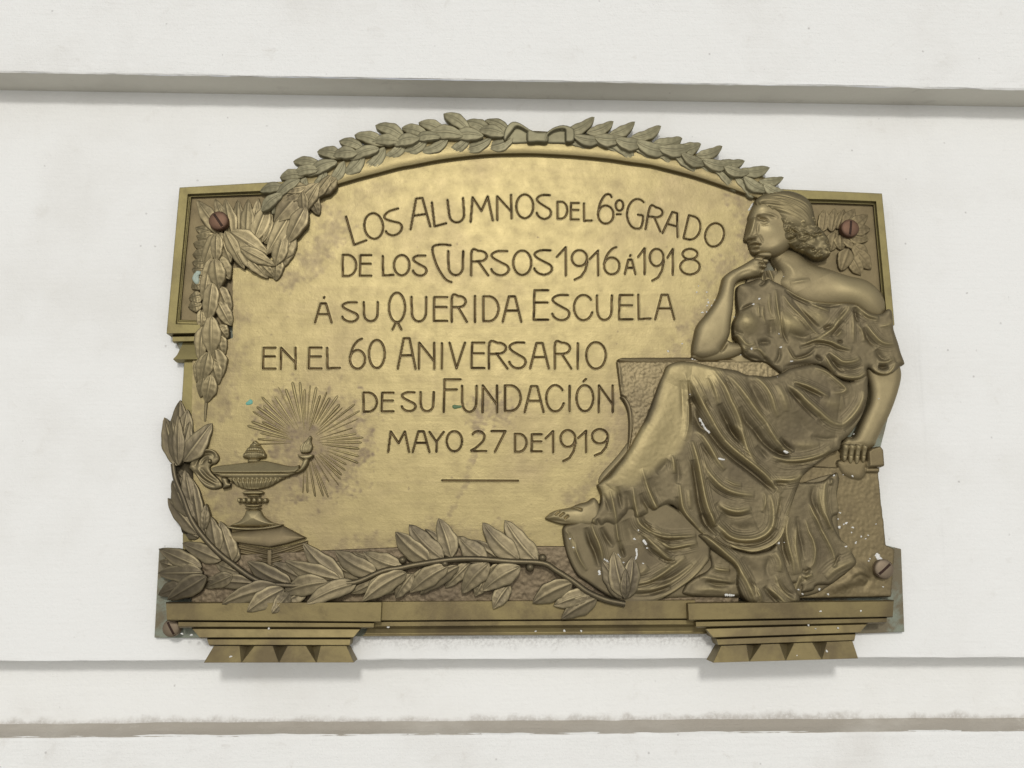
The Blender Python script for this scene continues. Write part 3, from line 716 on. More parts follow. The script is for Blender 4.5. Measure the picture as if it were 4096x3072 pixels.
# garland end and festoon hanging over the left panel
F5, F6, F7 = (660, 720), (660, 1100), (600, 1150)
mb = MB()
for it in L4(F5, (2330, 120, 1850, 330, 210, 82, 74), (2420, 60, 2060, 430, 190, 84, 78)) + L4((1050, 450), (700, 1180, 300, 1250, 170, 86, 76), (900, 1130, 620, 1640, 160, 88, 74), (1100, 1000, 780, 1420, 170, 86, 74), (1180, 1050, 880, 1330, 190, 84, 70), (760, 1280, 900, 1640, 190, 74, 58), (640, 1260, 660, 1720, 150, 90, 72)):
    leaf(mb, *it, rib=6, cup=4)
for it in L4(F5, (2230, 130, 1740, 690, 330, 78, 72), (2250, 430, 1950, 1015, 250, 84, 72), (2240, 300, 2190, 640, 160, 72, 62), (2000, 560, 1640, 1180, 260, 70, 72), (2060, 880, 1850, 1300, 230, 66, 64), (1900, 880, 1770, 1370, 240, 72, 70), (2050, 980, 1830, 1420, 190, 60, 56), (1800, 1240, 1770, 1610, 200, 62, 54),
             (960, 820, 1270, 1420, 190, 80, 66), (1150, 1040, 1490, 1490, 180, 76, 62), (1300, 1200, 1650, 1570, 190, 72, 58), (1200, 1080, 1770, 1375, 190, 84, 70), (1050, 830, 1650, 1190, 300, 76, 64), (1500, 1300, 1750, 1560, 150, 66, 56), (1180, 950, 1560, 1250, 230, 70, 70)):
    leaf(mb, *it, rib=6, cup=4)
mb.build("hanging_festoon", M_fest, plaque)
mb = MB()
for it in L4(F5, (900, 860, 510, 320, 230, 58, 52), (1010, 800, 800, 300, 190, 52, 48), (1080, 900, 960, 300, 220, 56, 50), (1170, 860, 1165, 310, 190, 48, 44), (1300, 940, 1330, 300, 200, 56, 50), (1400, 960, 1500, 290, 180, 48, 44), (1420, 980, 1680, 310, 240, 58, 50), (1540, 1000, 1720, 500, 160, 54, 50), (1600, 1020, 1800, 640, 180, 52, 52),
             (840, 880, 480, 760, 180, 50, 46), (820, 960, 500, 900, 190, 54, 48), (800, 1080, 450, 1020, 190, 54, 46), (720, 1180, 440, 1200, 180, 54, 46), (700, 1330, 430, 1320, 170, 54, 46), (660, 1440, 430, 1430, 170, 52, 46), (620, 1600, 430, 1560, 180, 50, 46)) + L4(F6, (600, 100, 420, 210, 180, 50, 46), (600, 330, 380, 380, 180, 50, 46), (590, 470, 370, 520, 170, 50, 44)):
    leaf(mb, *it, rib=5, cup=5, edge=18)
mb.build("panel_leaves", M_fest, plaque)
mb = MB()
for it in L4(F5, (800, 860, 620, 1380, 210, 70, 64), (880, 850, 1050, 1320, 230, 74, 66), (760, 1250, 640, 1700, 190, 68, 62), (850, 1200, 1030, 1590, 220, 70, 62), (830, 860, 820, 1300, 190, 82, 78)) + L4(F6, (800, -260, 860, 225, 250, 84, 72), (700, -60, 620, 420, 200, 68, 60), (860, 180, 1040, 610, 220, 68, 56), (760, 130, 690, 730, 240, 78, 66), (850, 420, 1060, 810, 220, 66, 56),
             (580, 560, 600, 880, 160, 58, 54), (740, 660, 740, 1300, 270, 80, 66), (600, 830, 560, 1380, 210, 64, 58), (850, 800, 1000, 1010, 190, 62, 54), (830, 950, 940, 1300, 210, 64, 54), (700, 1240, 610, 1700, 200, 72, 62), (800, 1180, 900, 1640, 260, 66, 56), (560, 1330, 500, 1720, 140, 58, 52)) + L2(F7, (455, 520, 395, 770, 110, 68, 58), (490, 560, 550, 775, 105, 66, 54), (440, 690, 400, 880, 90, 62, 52), (490, 700, 450, 925, 110, 66, 52)):
    leaf(mb, *it, rib=6, cup=4)
stem(mb, t2(F7[0], F7[1], (452, 900), (446, 980), (440, 1070)), 7, 4, 47)
mb.build("hanging_leaf_strand", M_fest, plaque)
# leaves around the right-hand screw
mb = MB(); T7 = (3150, 700)
for it in L4(T7, (700, 900, 760, 530, 170, 46, 42), (800, 860, 910, 545, 160, 46, 42), (900, 820, 1080, 540, 180, 48, 42), (1000, 840, 1290, 640, 190, 50, 44), (1020, 880, 1330, 860, 180, 50, 46), (980, 960, 1300, 1030, 200, 52, 46), (900, 1000, 1180, 1160, 190, 50, 44), (840, 960, 860, 1200, 190, 48, 44), (760, 920, 690, 1220, 200, 48, 44),
             (980, 1180, 860, 1530, 230, 54, 48), (1050, 1120, 1290, 1330, 200, 52, 44), (1080, 1200, 1340, 1510, 210, 50, 44), (560, 900, 600, 540, 170, 44, 42), (1020, 1300, 1180, 1600, 200, 48, 44)):
    leaf(mb, *it, rib=4, cup=4, edge=14)
mb.build("panel_leaves", M_stone, plaque)

# left-hand spray and the long laurel branch along the foot
LW = 1.34
E1, E2, E3, E4 = (640, 1580), (580, 1850), (1500, 1950), (2130, 2050)
mb = MB()
for it in L4(E1, (290, 1130, 320, 80, 300, 56, 40), (280, 1130, 72, 360, 230, 60, 40), (290, 1120, 190, 400, 170, 66, 50), (330, 1050, 440, 230, 250, 62, 50), (340, 1060, 480, 420, 180, 66, 58), (380, 1060, 830, 450, 250, 70, 58), (300, 1120, 290, 330, 150, 74, 62), (430, 1420, 250, 1170, 160, 56, 40), (430, 1640, 290, 1260, 170, 62, 50), (520, 1800, 400, 1200, 190, 66, 58)):
    leaf(mb, *it, rib=7, cup=4, point=.75)
for it in L2(E2, (420, 570, 183, 285, 110, 56, 40), (350, 430, 217, 145, 110, 62, 44), (400, 480, 300, 200, 70, 70, 60), (440, 540, 375, 130, 90, 70, 60), (470, 540, 490, 330, 55, 76, 70), (580, 720, 525, 430, 100, 78, 66), (700, 790, 600, 470, 110, 76, 64), (720, 800, 690, 610, 80, 70, 60), (520, 640, 420, 330, 80, 68, 60),
             (610, 780, 300, 645, 110, 74, 60), (430, 600, 310, 540, 70, 50, 40), (450, 840, 110, 690, 105, 78, 56), (460, 880, 103, 885, 120, 84, 60), (490, 910, 180, 1100, 120, 88, 70), (330, 960, 105, 1060, 100, 66, 50), (230, 830, 115, 790, 70, 50, 40)):
    leaf(mb, *it, rib=7, cup=4)
prism(mb, [(700, 1800), (770, 1800), (780, 2150), (728, 2130), (692, 1990), (692, 1880)], 2, 48)
left = mb.build("laurel_spray", M_leaf, plaque)
mb = MB(); stem(mb, t2(*E2, (225, 10), (245, 130), (300, 265), (370, 450), (460, 585), (580, 715), (700, 812), (860, 925), (990, 972), (1140, 985)), 10, 12, [58, 66, 74, 82, 90, 92]); mb.build("stem", M_leaf, left)

mb = MB()
for it in L2(E2, (870, 965, 480, 935, 90, 80, 74), (700, 900, 480, 1000, 90, 84, 70), (1080, 1000, 615, 1135, 125, 100, 124, .05), (1110, 1010, 815, 1195, 120, 106, 130, .04), (1160, 1040, 1015, 1207, 95, 98, 128), (1165, 975, 815, 790, 125, 92, 74, -.05), (1560, 935, 1115, 785, 120, 92, 74, -.05), (1590, 945, 1262, 645, 130, 86, 66, -.05),
             (1460, 955, 1088, 1050, 125, 104, 96, .05), (1690, 965, 1290, 1130, 115, 98, 122, .05), (1850, 890, 1520, 705, 125, 90, 70, -.06), (1900, 880, 1660, 720, 80, 80, 64), (2060, 838, 1745, 715, 115, 92, 76, -.06), (2090, 880, 1740, 1110, 120, 96, 118, .05)):
    leaf(mb, *it[:5], bend=it[5] if len(it) > 5 else 0, rib=6, cup=3)
for it in L2(E3, (430, 592, 162, 355, 130, 92, 68, -.05), (545, 572, 272, 295, 130, 90, 66, -.05), (612, 560, 508, 245, 125, 88, 66, .03), (900, 585, 665, 390, 125, 92, 70, -.06), (1150, 575, 860, 280, 130, 90, 66, -.05), (1300, 595, 1038, 260, 130, 90, 66, -.04),
             (150, 690, -80, 900, 110, 94, 96, .04), (300, 690, 165, 885, 105, 86, 88, .03), (580, 630, 278, 840, 120, 98, 96, .05), (670, 630, 360, 858, 95, 84, 84, .05), (910, 605, 695, 845, 125, 94, 90, .05), (1160, 632, 862, 825, 130, 100, 98, .05), (880, 720, 800, 868, 85, 82, 86), (1075, 775, 945, 970, 100, 84, 98, .03),
             (1575, 765, 1262, 925, 125, 98, 98, .04), (1710, 850, 1430, 945, 110, 96, 98, .03), (1775, 885, 1492, 1050, 115, 96, 98, .04)):
    leaf(mb, *it[:5], bend=it[5] if len(it) > 5 else 0, rib=6, cup=3)
for it in L4(E4, (1400, 1370, 1100, 760, 230, 100, 84, .06), (1440, 1370, 1160, 1000, 130, 96, 84), (1480, 1360, 1300, 620, 250, 106, 90, -.03), (1500, 1370, 1600, 700, 230, 100, 92, .04), (1480, 1380, 1490, 900, 120, 110, 106)):
    leaf(mb, *it[:5], bend=it[5] if len(it) > 5 else 0, rib=6, cup=4)
for it in L2(E3, (520, 585, 230, 420, 90, 78, 60), (640, 570, 400, 330, 90, 76, 58), (1010, 580, 760, 420, 90, 78, 60), (1230, 590, 960, 380, 90, 78, 58), (240, 690, 60, 860, 90, 80, 80), (470, 650, 240, 800, 90, 78, 78), (760, 600, 560, 800, 90, 76, 74), (1050, 620, 800, 780, 95, 80, 78), (60, 700, -120, 830, 90, 80, 84)) + L2(E2, (1330, 960, 1000, 800, 100, 78, 64), (1000, 985, 720, 1090, 100, 88, 96), (1300, 1000, 1100, 1130, 100, 88, 100), (1560, 980, 1400, 1110, 90, 84, 96), (1760, 920, 1420, 800, 95, 76, 60), (1980, 870, 1700, 800, 90, 74, 62), (1950, 900, 1650, 1050, 95, 84, 90), (760, 880, 560, 800, 90, 74, 64)):
    leaf(mb, *it[:5], rib=6, cup=3)
branch = mb.build("laurel_branch", M_leaf, plaque)
mb = MB(); stem(mb, t2(*E2, (1000, 975), (1200, 985), (1500, 960), (1680, 960), (1900, 870), (2040, 845))+t2(*E3, (330, 618), (600, 578), (820, 572), (1080, 592), (1340, 605), (1450, 665), (1580, 748), (1700, 835), (1850, 900), (2000, 932)), 11, 12, [94, 96, 94, 92, 92, 94, 98]); mb.build("stem", M_leaf, branch)
for (x, y), r in zip(t2(*E3, (220, 580), (145, 727), (560, 610), (1340, 562), (1240, 640))+t2(*E2, (1485, 972)), (15, 14, 14, 16, 17, 16)):
    mb = MB(); sphere(mb, (x, y), r, 92); mb.build("berry", M_leaf, branch)

# ------------------------------------------------------------------ oil lamp with its glory of rays
random.seed(21)
mb = MB(); c0 = np.array([1222, 1770.0])
ang = 0.0
while ang < 360:
    a = math.radians(ang); d = np.array([math.cos(a), -math.sin(a)])
    low = 198 < ang < 272
    if not (186 < ang < 262):
        r0 = random.uniform(48, 95); r1 = random.uniform(185, 245)*(1.04 if 20 < ang < 160 else 1.0)*(.98 if 290 < ang else 1)
        if 185 < ang < 215: r1 *= .62
        if ang > 262 and ang < 300: r1 *= 1.0
        wv = random.uniform(3.5, 10.5); hh = random.uniform(3, 7)
        n = np.array([d[1], -d[0]]); pts = []
        for r, k in ((r0, .25), (r0+(r1-r0)*.3, .65), (r0+(r1-r0)*.75, 1), (r1-6, .9), (r1, .3)):
            row = P3([c0+d*r+n*wv*k*s for s in (-1, -.4, .0, .4, 1)], HF0); row[:, 2] = HF0+hh*k*np.array([-.7, .55, 1, .55, -.7]); pts.append(row)
        g = np.stack(pts)[:, ::-1]; mb.grid(g)
    ang += random.uniform(4.0, 8.2)
mb.build("light_rays", M_field, plaque)

lamp = HF(840, 1720, 1270, 2330, 2.0, 70)
# stone block with its corner towards us
stone = HF(880, 2090, 1260, 2330, 2.0, 60)
stone.layer([(905, 2128), (1130, 2098), (1232, 2152), (1150, 2178), (1082, 2192), (990, 2180), (905, 2165)], 52, 14, 40, smooth=0, slope=((1080, 2100), 0, ) if False else ((( 1080, 2100), 0), ((1080, 2190), 22)))
gro = []
for k in range(8):
    gro.append(ridge([(905, 2172+k*17), (1000, 2192+k*17), (1072, 2206+k*17)], 4.0, -8, taper=.05))
    gro.append(ridge([(1088, 2206+k*17), (1150, 2188+k*17), (1236, 2160+k*17)], 4.0, -8, taper=.05))
stone.layer([(900, 2164), (990, 2181), (1080, 2195), (1150, 2181), (1234, 2156), (1228, 2320), (900, 2320)], 54, 4, 6, smooth=0, ops=gro+[dome((1078, 2250), 40, 110, 0, 16)])
stone.build("lamp_stone", M_stone, plaque, hmin=20)
mb = MB(); prism(mb, [(910, 2330), (910, 2170), (1080, 2200), (1225, 2160), (1220, 2330)], HB, 44); mb.build("lamp_stone", M_stone, plaque, smooth=False)

flut = [ridge([(900+k*19.5, 1912), (922+k*15.5+(6-k)*1.0, 1955)], 4.2, -9, taper=.2) for k in range(13)]
lamp.layer([(905, 1908), (1130, 1908), (1118, 1925), (1090, 1942), (1060, 1954), (1010, 1960), (965, 1955), (935, 1940), (912, 1922)], 58, 24, 60, ops=flut)
lamp.layer([(858, 1888), (1180, 1886), (1165, 1902), (1120, 1913), (905, 1913), (872, 1903)], 60, 16, 30)
lamp.layer([(842, 1872), (868, 1860), (930, 1852), (1000, 1843), (1048, 1838), (1100, 1848), (1150, 1860), (1180, 1862), (1196, 1856), (1200, 1872), (1190, 1886), (1160, 1893), (870, 1893), (850, 1886)], 58, 4, 10, ops=[], slope=(((1020, 1845), 0), ((1020, 1893), 30)))
lamp.layer([(1165, 1892), (1190, 1880), (1203, 1858), (1213, 1836), (1236, 1834), (1232, 1858), (1216, 1880), (1192, 1893)], 62, 16, 14)
lamp.layer([(1185, 1812), (1205, 1818), (1252, 1815), (1252, 1828), (1235, 1838), (1210, 1838), (1190, 1824)], 66, 12, 10)
lamp.layer([(975, 1961), (1046, 1961), (1048, 1978), (972, 1979)], 60, 16, 24)
lamp.layer([(988, 1978), (1036, 1978), (1040, 1988), (985, 1988)], 58, 10, 20)
for k in range(6): lamp.layer([(956+k*21+11.5*math.cos(a), 2001+13*math.sin(a)) for a in np.linspace(0, 2*math.pi, 12, endpoint=False)], 62+10*math.sin(math.pi*(k+.5)/6), 12, 12)
lamp.layer([(952, 1992), (1064, 1992), (1058, 2014), (958, 2014)], 54, 10, 20)
lamp.layer([(975, 2016), (1042, 2016), (1034, 2028), (985, 2028)], 60, 10, 20); lamp.layer([(980, 2028), (1040, 2028), (1040, 2037), (980, 2037)], 62, 14, 14)
lamp.layer([(985, 2037), (1036, 2037), (1055, 2062), (1085, 2085), (1120, 2097), (1040, 2110), (945, 2108), (915, 2100), (955, 2080), (972, 2058)], 54, 26, 60)
lamp.layer([(908, 2100), (960, 2107), (1040, 2107), (1124, 2094), (1126, 2106), (1080, 2118), (1000, 2124), (930, 2120), (906, 2111)], 66, 12, 9)
lm = lamp.build("oil_lamp", M_lamp, plaque, hmin=20)
fin = HF(960, 1755, 1070, 1855, 1.8, 70); rg = [ridge([(966+k*9.5+(5-k)*0, 1830), (972+k*8.3, 1800), (1000+(k-5)*2, 1768)], 2.4, -4, taper=.1) for k in range(11)]
hg = [ridge([(962, y+2), (990, y-2), (1040, y-2), (1068, y+2)], 3.0, -9, taper=.05) for y in (1787, 1808)]+[ridge([(966, 1834), (1015, 1836), (1064, 1834)], 3.4, -14, taper=.05)]
fin.layer([(966, 1830), (967, 1814), (984, 1790), (1003, 1767), (1018, 1757), (1031, 1767), (1049, 1790), (1064, 1814), (1063, 1832), (1038, 1839), (1032, 1851), (988, 1851), (984, 1839)], 54, 28, 44, smooth=4, ops=rg+hg)
fin.build("lid_finial", M_lamp, lm, hmin=20)
hd = HF(740, 1770, 920, 1980, 2.0, 70)
hd.layer([(748, 1868), (760, 1836), (782, 1811), (808, 1795), (830, 1790), (856, 1798), (873, 1818), (876, 1838), (862, 1856), (846, 1862), (840, 1872), (852, 1892), (876, 1915), (890, 1935), (884, 1952), (850, 1960), (818, 1952), (795, 1930), (776, 1902), (760, 1884)], 48, 12, 16,
         ops=[ridge([(758, 1858), (770, 1832), (795, 1808), (830, 1798), (858, 1808), (868, 1828)], 6, 9, .3), ridge([(775, 1868), (790, 1834), (815, 1814), (842, 1812), (856, 1830)], 6, -10), ridge([(800, 1860), (812, 1838), (832, 1830)], 6, -6), ridge([(775, 1880), (810, 1918), (860, 1945)], 5, -7), ridge([(800, 1870), (830, 1905), (872, 1930)], 6, -7), ridge([(785, 1868), (818, 1908), (866, 1938)], 5, 7, .3)])
hd.layer([(838+11*math.cos(a), 1844+11*math.sin(a)) for a in np.linspace(0, 2*math.pi, 10, endpoint=False)], 58, 16, 10)
hd.layer(t4(640, 1580, (960, 1340), (1020, 1300), (1090, 1330), (1110, 1390), (1190, 1400), (1210, 1450), (1120, 1480), (1060, 1500), (980, 1510), (1000, 1440)), 62, 16, 14)
hd.layer([(938+10*math.cos(a), 1955+10*math.sin(a)) for a in np.linspace(0, 2*math.pi, 10, endpoint=False)], 56, 12, 9)
hd.build("handle", M_fest, lm, hmin=20)
fl = HF(1180, 1720, 1270, 1830, 1.8, 70)
fl.layer([(1200, 1812), (1194, 1790), (1204, 1772), (1222, 1755), (1238, 1738), (1248, 1748), (1246, 1765), (1252, 1785), (1244, 1806), (1228, 1814)], 52, 18, 20, ops=[ridge([(1204+k*10, 1808), (1210+k*9, 1780), (1226+k*7, 1756-k*2)], 3, -6) for k in range(4)])
fl.build("flame", M_lamp, lm, hmin=20)

# ------------------------------------------------------------------ throne
seat = HF(2440, 1400, 3640, 2440, 3.0, 70)
rough = [grain(.2, 5, 2), grain(.3, 6, 1)]
seat.layer([(3180, 1860), (3515, 1870), (3524, 1895), (3532, 1990), (3548, 2115), (3553, 2178), (3590, 2192), (3575, 2392), (3180, 2400)], 50, 8, 12, smooth=0, ops=rough+[dome((3440, 2285), 40, 30, 0, 16), dome((3380, 2330), 60, 22, -20, 12), ridge([(3400, 2330), (3440, 2300), (3478, 2318), (3460, 2345), (3430, 2340)], 7, -6)])
seat.layer([(3462, 1868), (3524, 1868), (3522, 1892), (3462, 1892)], 62, 8, 10, smooth=0)
seat.layer([(3466, 1805), (3482, 1792), (3518, 1782), (3531, 1800), (3537, 1868), (3470, 1872)], 74, 12, 10, smooth=0)
seat.layer([(3220, 1760), (3420, 1740), (3500, 1790), (3490, 1885), (3220, 1900)], 44, 3, 8, smooth=0)
seat.layer([(3355, 1838), (3475, 1838), (3470, 1895), (3445, 1922), (3405, 1915), (3368, 1892)], 52, 16, 30)
seat.build("stone_seat", M_stone, plaque, hmin=8)
pillar = HF(2440, 1400, 3200, 1860, 2.6, 70)
pil = rough+[ridge([(2474, 1440), (2478, 1500), (2484, 1580)], 6, 7), grain(.5, 9, 1)]
pillar.layer([(2464, 1442), (3150, 1440), (3150, 1640), (2660, 1650), (2600, 1760), (2520, 1830), (2508, 1800), (2522, 1750), (2528, 1680), (2520, 1625), (2500, 1592), (2482, 1580)], 56, 12, 12, smooth=0, ops=pil)
pillar.layer([(2464, 1440), (2474, 1431), (2490, 1426), (3150, 1416), (3150, 1446), (2480, 1445)], 50, 3, 5, smooth=0, slope=(((2700, 1424), 0), ((2700, 1446), 22)))
pillar.layer([(2478, 1582), (2500, 1586), (2518, 1606), (2530, 1640), (2534, 1690), (2530, 1750), (2515, 1810), (2506, 1812), (2512, 1760), (2514, 1690), (2508, 1640), (2494, 1606)], 58, 16, 10)
pillar.build("arm_pillar", M_pillar, plaque, hmin=8)

# ------------------------------------------------------------------ the seated woman
TA, TB, TC, TD, TE, TF, TG, TH, TI, TJ, TK = (2900, 700), (2650, 1000), (3100, 1000), (2650, 1350), (3100, 1350), (2130, 1700), (2600, 1700), (3100, 1700), (2130, 2050), (2600, 2050), (3100, 2050)
def rd(o, pts, w, amp, wear=.5, **k): return ridge(t4(*o, *pts), w, amp, wear, **k)

body = HF(2160, 740, 3660, 2140, 2.2, 85)
# trunk and legs carry the dress; most of it lies hidden under the cloth
body.layer([(3090, 1080), (3250, 1060), (3480, 1130), (3560, 1190), (3560, 1420), (3440, 1560), (3300, 1700), (3050, 1650), (2760, 1500), (2720, 1560), (2560, 1780), (2420, 1930), (2400, 1900), (2500, 1780), (2640, 1560), (2690, 1480), (2900, 1440), (2980, 1300), (2990, 1180)], 40, 22, 60)
# far foot: sole line, instep, ankle
body.layer(t4(*TF, (1000, 1150), (870, 1215), (760, 1240), (620, 1300), (500, 1325), (400, 1345), (300, 1385), (235, 1440), (198, 1482), (225, 1520), (330, 1560), (480, 1600), (640, 1620), (800, 1640), (960, 1640), (1100, 1560), (1100, 1300)), 48, 28, 28, slope=(((2190, 2070), 0), ((2380, 2050), 14)),
           ops=[rd(TF, [(360, 1445), (400, 1410), (445, 1375)], 3.2, -16, 0, taper=.3), rd(TF, [(430, 1470), (475, 1430), (515, 1400)], 3.2, -16, 0, taper=.3), rd(TF, [(510, 1505), (545, 1475), (580, 1445)], 3.2, -14, 0, taper=.3), rd(TF, [(240, 1470), (290, 1440), (310, 1400)], 2.6, -5, 0),
                rd(TF, [(610, 1305), (700, 1330), (800, 1365)], 4, -12, 0, taper=.2), dome((2228, 2058), 40, 12, -20, 5, .8), dome((2300, 2058), 50, 26, -5, 6, .8), rd(TF, [(220, 1500), (400, 1530), (600, 1560)], 5, -6, 0), wearpoly(t4(*TF, (220, 1460), (400, 1350), (600, 1340), (760, 1400), (780, 1560), (500, 1560)), .8, 10)])
# neck, breast and bare shoulder
body.layer(t4(*TC, (-120, -60), (150, -120), (420, -40), (560, 130), (700, 205), (860, 260), (1050, 335), (1250, 395), (1450, 440), (1620, 545), (1730, 680), (1800, 850), (1740, 1080), (1500, 1050), (1250, 900), (900, 900), (500, 860), (200, 650), (60, 480), (120, 360), (20, 200), (-40, 80)), 54, 27, 80, bl=8, slope=(((3105, 975), -30), ((3190, 1110), 0)),
           ops=[dome((3410, 1175), 90, 55, 20, 14, .35), dome((3250, 1120), 60, 60, 0, -4), rd(TC, [(100, 130), (260, 260), (330, 420)], 12, 5, .2), rd(TC, [(250, 520), (380, 500), (560, 470)], 7, 5, .2), rd(TC, [(-20, 60), (40, 200), (140, 350)], 9, -12, 0), wearpoly(t4(*TC, (1000, 450), (1400, 520), (1600, 700), (1500, 850), (1150, 820), (950, 650)), .55, 40)])
# face
FA = t4(*TA, (560, 330), (485, 420), (455, 480), (418, 560), (395, 620), (385, 660), (395, 690), (378, 730), (360, 800), (345, 880), (328, 960), (322, 1000), (340, 1030), (375, 1042), (398, 1060), (392, 1088), (408, 1108), (402, 1130), (420, 1150), (424, 1180), (445, 1215), (500, 1250), (600, 1270), (760, 1290), (900, 1260), (1050, 1150), (1150, 1000), (1150, 700), (1000, 450), (800, 330))
FRW, FRA = RW, RA; RW, RA = 1.0, 1.5
Fr = lambda pts, w, amp, wear=0.0, **k: ridge(pts, w, amp, wear, sharp=2.0, **k)
RA = 1.0
body.layer(FA, 54, 36, 44, smooth=4, soft=2.6, bl=5, ops=[
    dome((3048, 838), 36, 20, 8, 7, .9), Fr([(3030, 862), (3050, 856), (3075, 858), (3098, 866), (3112, 876)], 6, 4.5, .4),
    dome((3046, 877), 20, 9, 8, -10), dome((3034, 867), 8, 6, 0, -9), dome((3086, 869), 13, 5, 12, -3), Fr([(3030, 880), (3044, 874), (3062, 876), (3078, 886)], 2.4, -5),
    dome((3053, 886), 10, 5, 8, 13, 1.0), Fr([(3038, 894), (3054, 897), (3072, 893)], 2.6, 3.5, .6), Fr([(3040, 900), (3056, 903), (3074, 899)], 3.5, -3),
    Fr([(3018, 868), (3013, 892), (3006, 920), (2999, 942)], 7.5, 11, .8, taper=.35), Fr([(2999, 872), (2994, 900), (2990, 925)], 7, -6), dome((2997, 944), 10, 8, 0, 6, .7), dome((3022, 945), 8, 6, 0, 6, .5),
    Fr([(3032, 892), (3029, 915), (3030, 938)], 5, -5), Fr([(2992, 956), (3006, 957), (3024, 956)], 3.2, -12, taper=.4), dome((3008, 955), 5, 3, 0, -5), Fr([(3034, 940), (3046, 958), (3052, 974)], 5, -4),
    dome((3066, 916), 34, 30, 15, 7, .9), Fr([(3002, 971), (3016, 967), (3034, 972)], 4.2, 7, .6), Fr([(3001, 977), (3020, 977), (3046, 979)], 3.0, -14, taper=.4), Fr([(3009, 986), (3022, 986), (3037, 986)], 4.8, 8, .7),
    Fr([(3010, 995), (3025, 997), (3040, 995)], 4.0, -8), dome((3026, 1006), 15, 8, 0, 6, .3), dome((3105, 940), 40, 50, 0, 3, .1), dome((3100, 985), 40, 18, -30, 4, .2)])
RW, RA = FRW, FRA
# raised arm: upper arm along the rest, forearm up to the chin, bent hand
body.layer(t4(*TD, (470, 280), (560, 360), (740, 382), (900, 372), (1080, 335), (1280, 260), (1400, 200), (1400, 60), (1240, 60), (1120, 40), (1000, 0), (700, 60)), 56, 25, 36, ops=[rd(TD, [(1050, 60), (980, 170), (930, 230)], 5, -10, 0)])
body.layer(t4(*TB, (478, 1580), (488, 1480), (515, 1360), (540, 1240), (590, 1140), (690, 1020), (790, 890), (870, 760), (920, 640), (950, 520), (975, 430), (1020, 370), (1110, 305), (1290, 212), (1460, 110), (1560, 80), (1650, 110), (1680, 200), (1660, 300), (1620, 390), (1560, 415), (1420, 440), (1290, 465), (1215, 510), (1180, 580), (1168, 680), (1162, 800), (1150, 950), (1130, 1080), (1115, 1220), (1100, 1340), (1060, 1440), (980, 1560), (900, 1680), (650, 1740), (500, 1680)), 64, 29, 36, bl=5, ops=[
    rd(TB, [(1530, 215), (1575, 222), (1625, 240)], 3, -9, 0, taper=.2), rd(TB, [(1540, 285), (1580, 295), (1620, 315)], 3, -9, 0, taper=.2), rd(TB, [(1480, 140), (1560, 150), (1640, 180)], 3.5, -6, 0, taper=.3),
    dome(t4(*TB, (1480, 180))[0], 14, 12, 0, 4, .4), dome(t4(*TB, (1500, 260))[0], 14, 10, 0, 4, .4), dome(t4(*TB, (1490, 340))[0], 14, 10, 0, 4, .3), rd(TB, [(1180, 420), (1300, 360), (1420, 330)], 6, -3, 0),
    wearpoly(t4(*TB, (620, 1200), (800, 1000), (960, 700), (1000, 460), (1200, 330), (1400, 240), (1450, 340), (1250, 420), (1120, 520), (1100, 800), (1060, 1200), (900, 1420), (640, 1450)), .55, 30), dome(t4(*TB, (800, 1250))[0], 50, 45, -30, 5)])
# thumb and curled fingertips against the jaw
body.layer(t4(*TB, (1500, 85), (1560, 40), (1680, 30), (1750, 60), (1740, 120), (1650, 130), (1560, 120)), 80, 18, 12)
for pts in ([(1580, 150), (1650, 140), (1700, 170), (1690, 215), (1610, 215)], [(1570, 230), (1640, 235), (1680, 265), (1650, 300), (1580, 290)], [(1560, 305), (1620, 320), (1640, 355), (1600, 390), (1550, 380)]):
    body.layer(t4(*TB, *pts), 80, 16, 9)
# hanging arm and the hand closed on the arm-rest
body.layer(t4(*TE, (1480, 420), (1500, 600), (1545, 750), (1560, 900), (1530, 1050), (1450, 1230), (1370, 1420), (1290, 1570))+t4(*TH, (1180, 160), (1100, 250), (1080, 330), (1500, 400), (1560, 390), (1650, 330), (1690, 230), (1790, 30))+t4(*TE, (1900, 1210), (2005, 930), (2068, 700), (2080, 540), (2020, 380), (1800, 360)), 46, 32, 38, bl=5,
           ops=[wearpoly(t4(*TE, (1650, 700), (1850, 650), (1900, 900), (1700, 1300), (1550, 1500), (1480, 1400), (1600, 1050)), .4, 30)])
for fx, y1, fw in ((3384, 1846, 12), (3409, 1854, 12), (3434, 1857, 12), (3460, 1850, 11)):
    body.layer([(fx-fw, 1776), (fx+fw, 1778+(fx-3384)*.1), (fx+fw*.98, 1815), (fx+fw*.9, y1-14), (fx+fw*.45, y1), (fx-fw*.5, y1), (fx-fw*.92, y1-14), (fx-fw, 1812)], 66, 17, 12, soft=2.5, slope=(((fx, 1800), 4), ((fx, 1850), -8)), wear=.35, ops=[dome((fx, 1792), 10, 9, 0, 4, .3), ridge([(fx-9, 1822), (fx, 1824), (fx+9, 1822)], 2, -3)])
body.layer([(3368, 1790), (3380, 1772), (3420, 1764), (3465, 1772), (3475, 1790), (3470, 1806), (3372, 1802)], 60, 18, 22, ops=[])
woman = body.build("woman", M_skin, plaque)
woman['label'] = "seated woman in relief resting her chin on her hand"

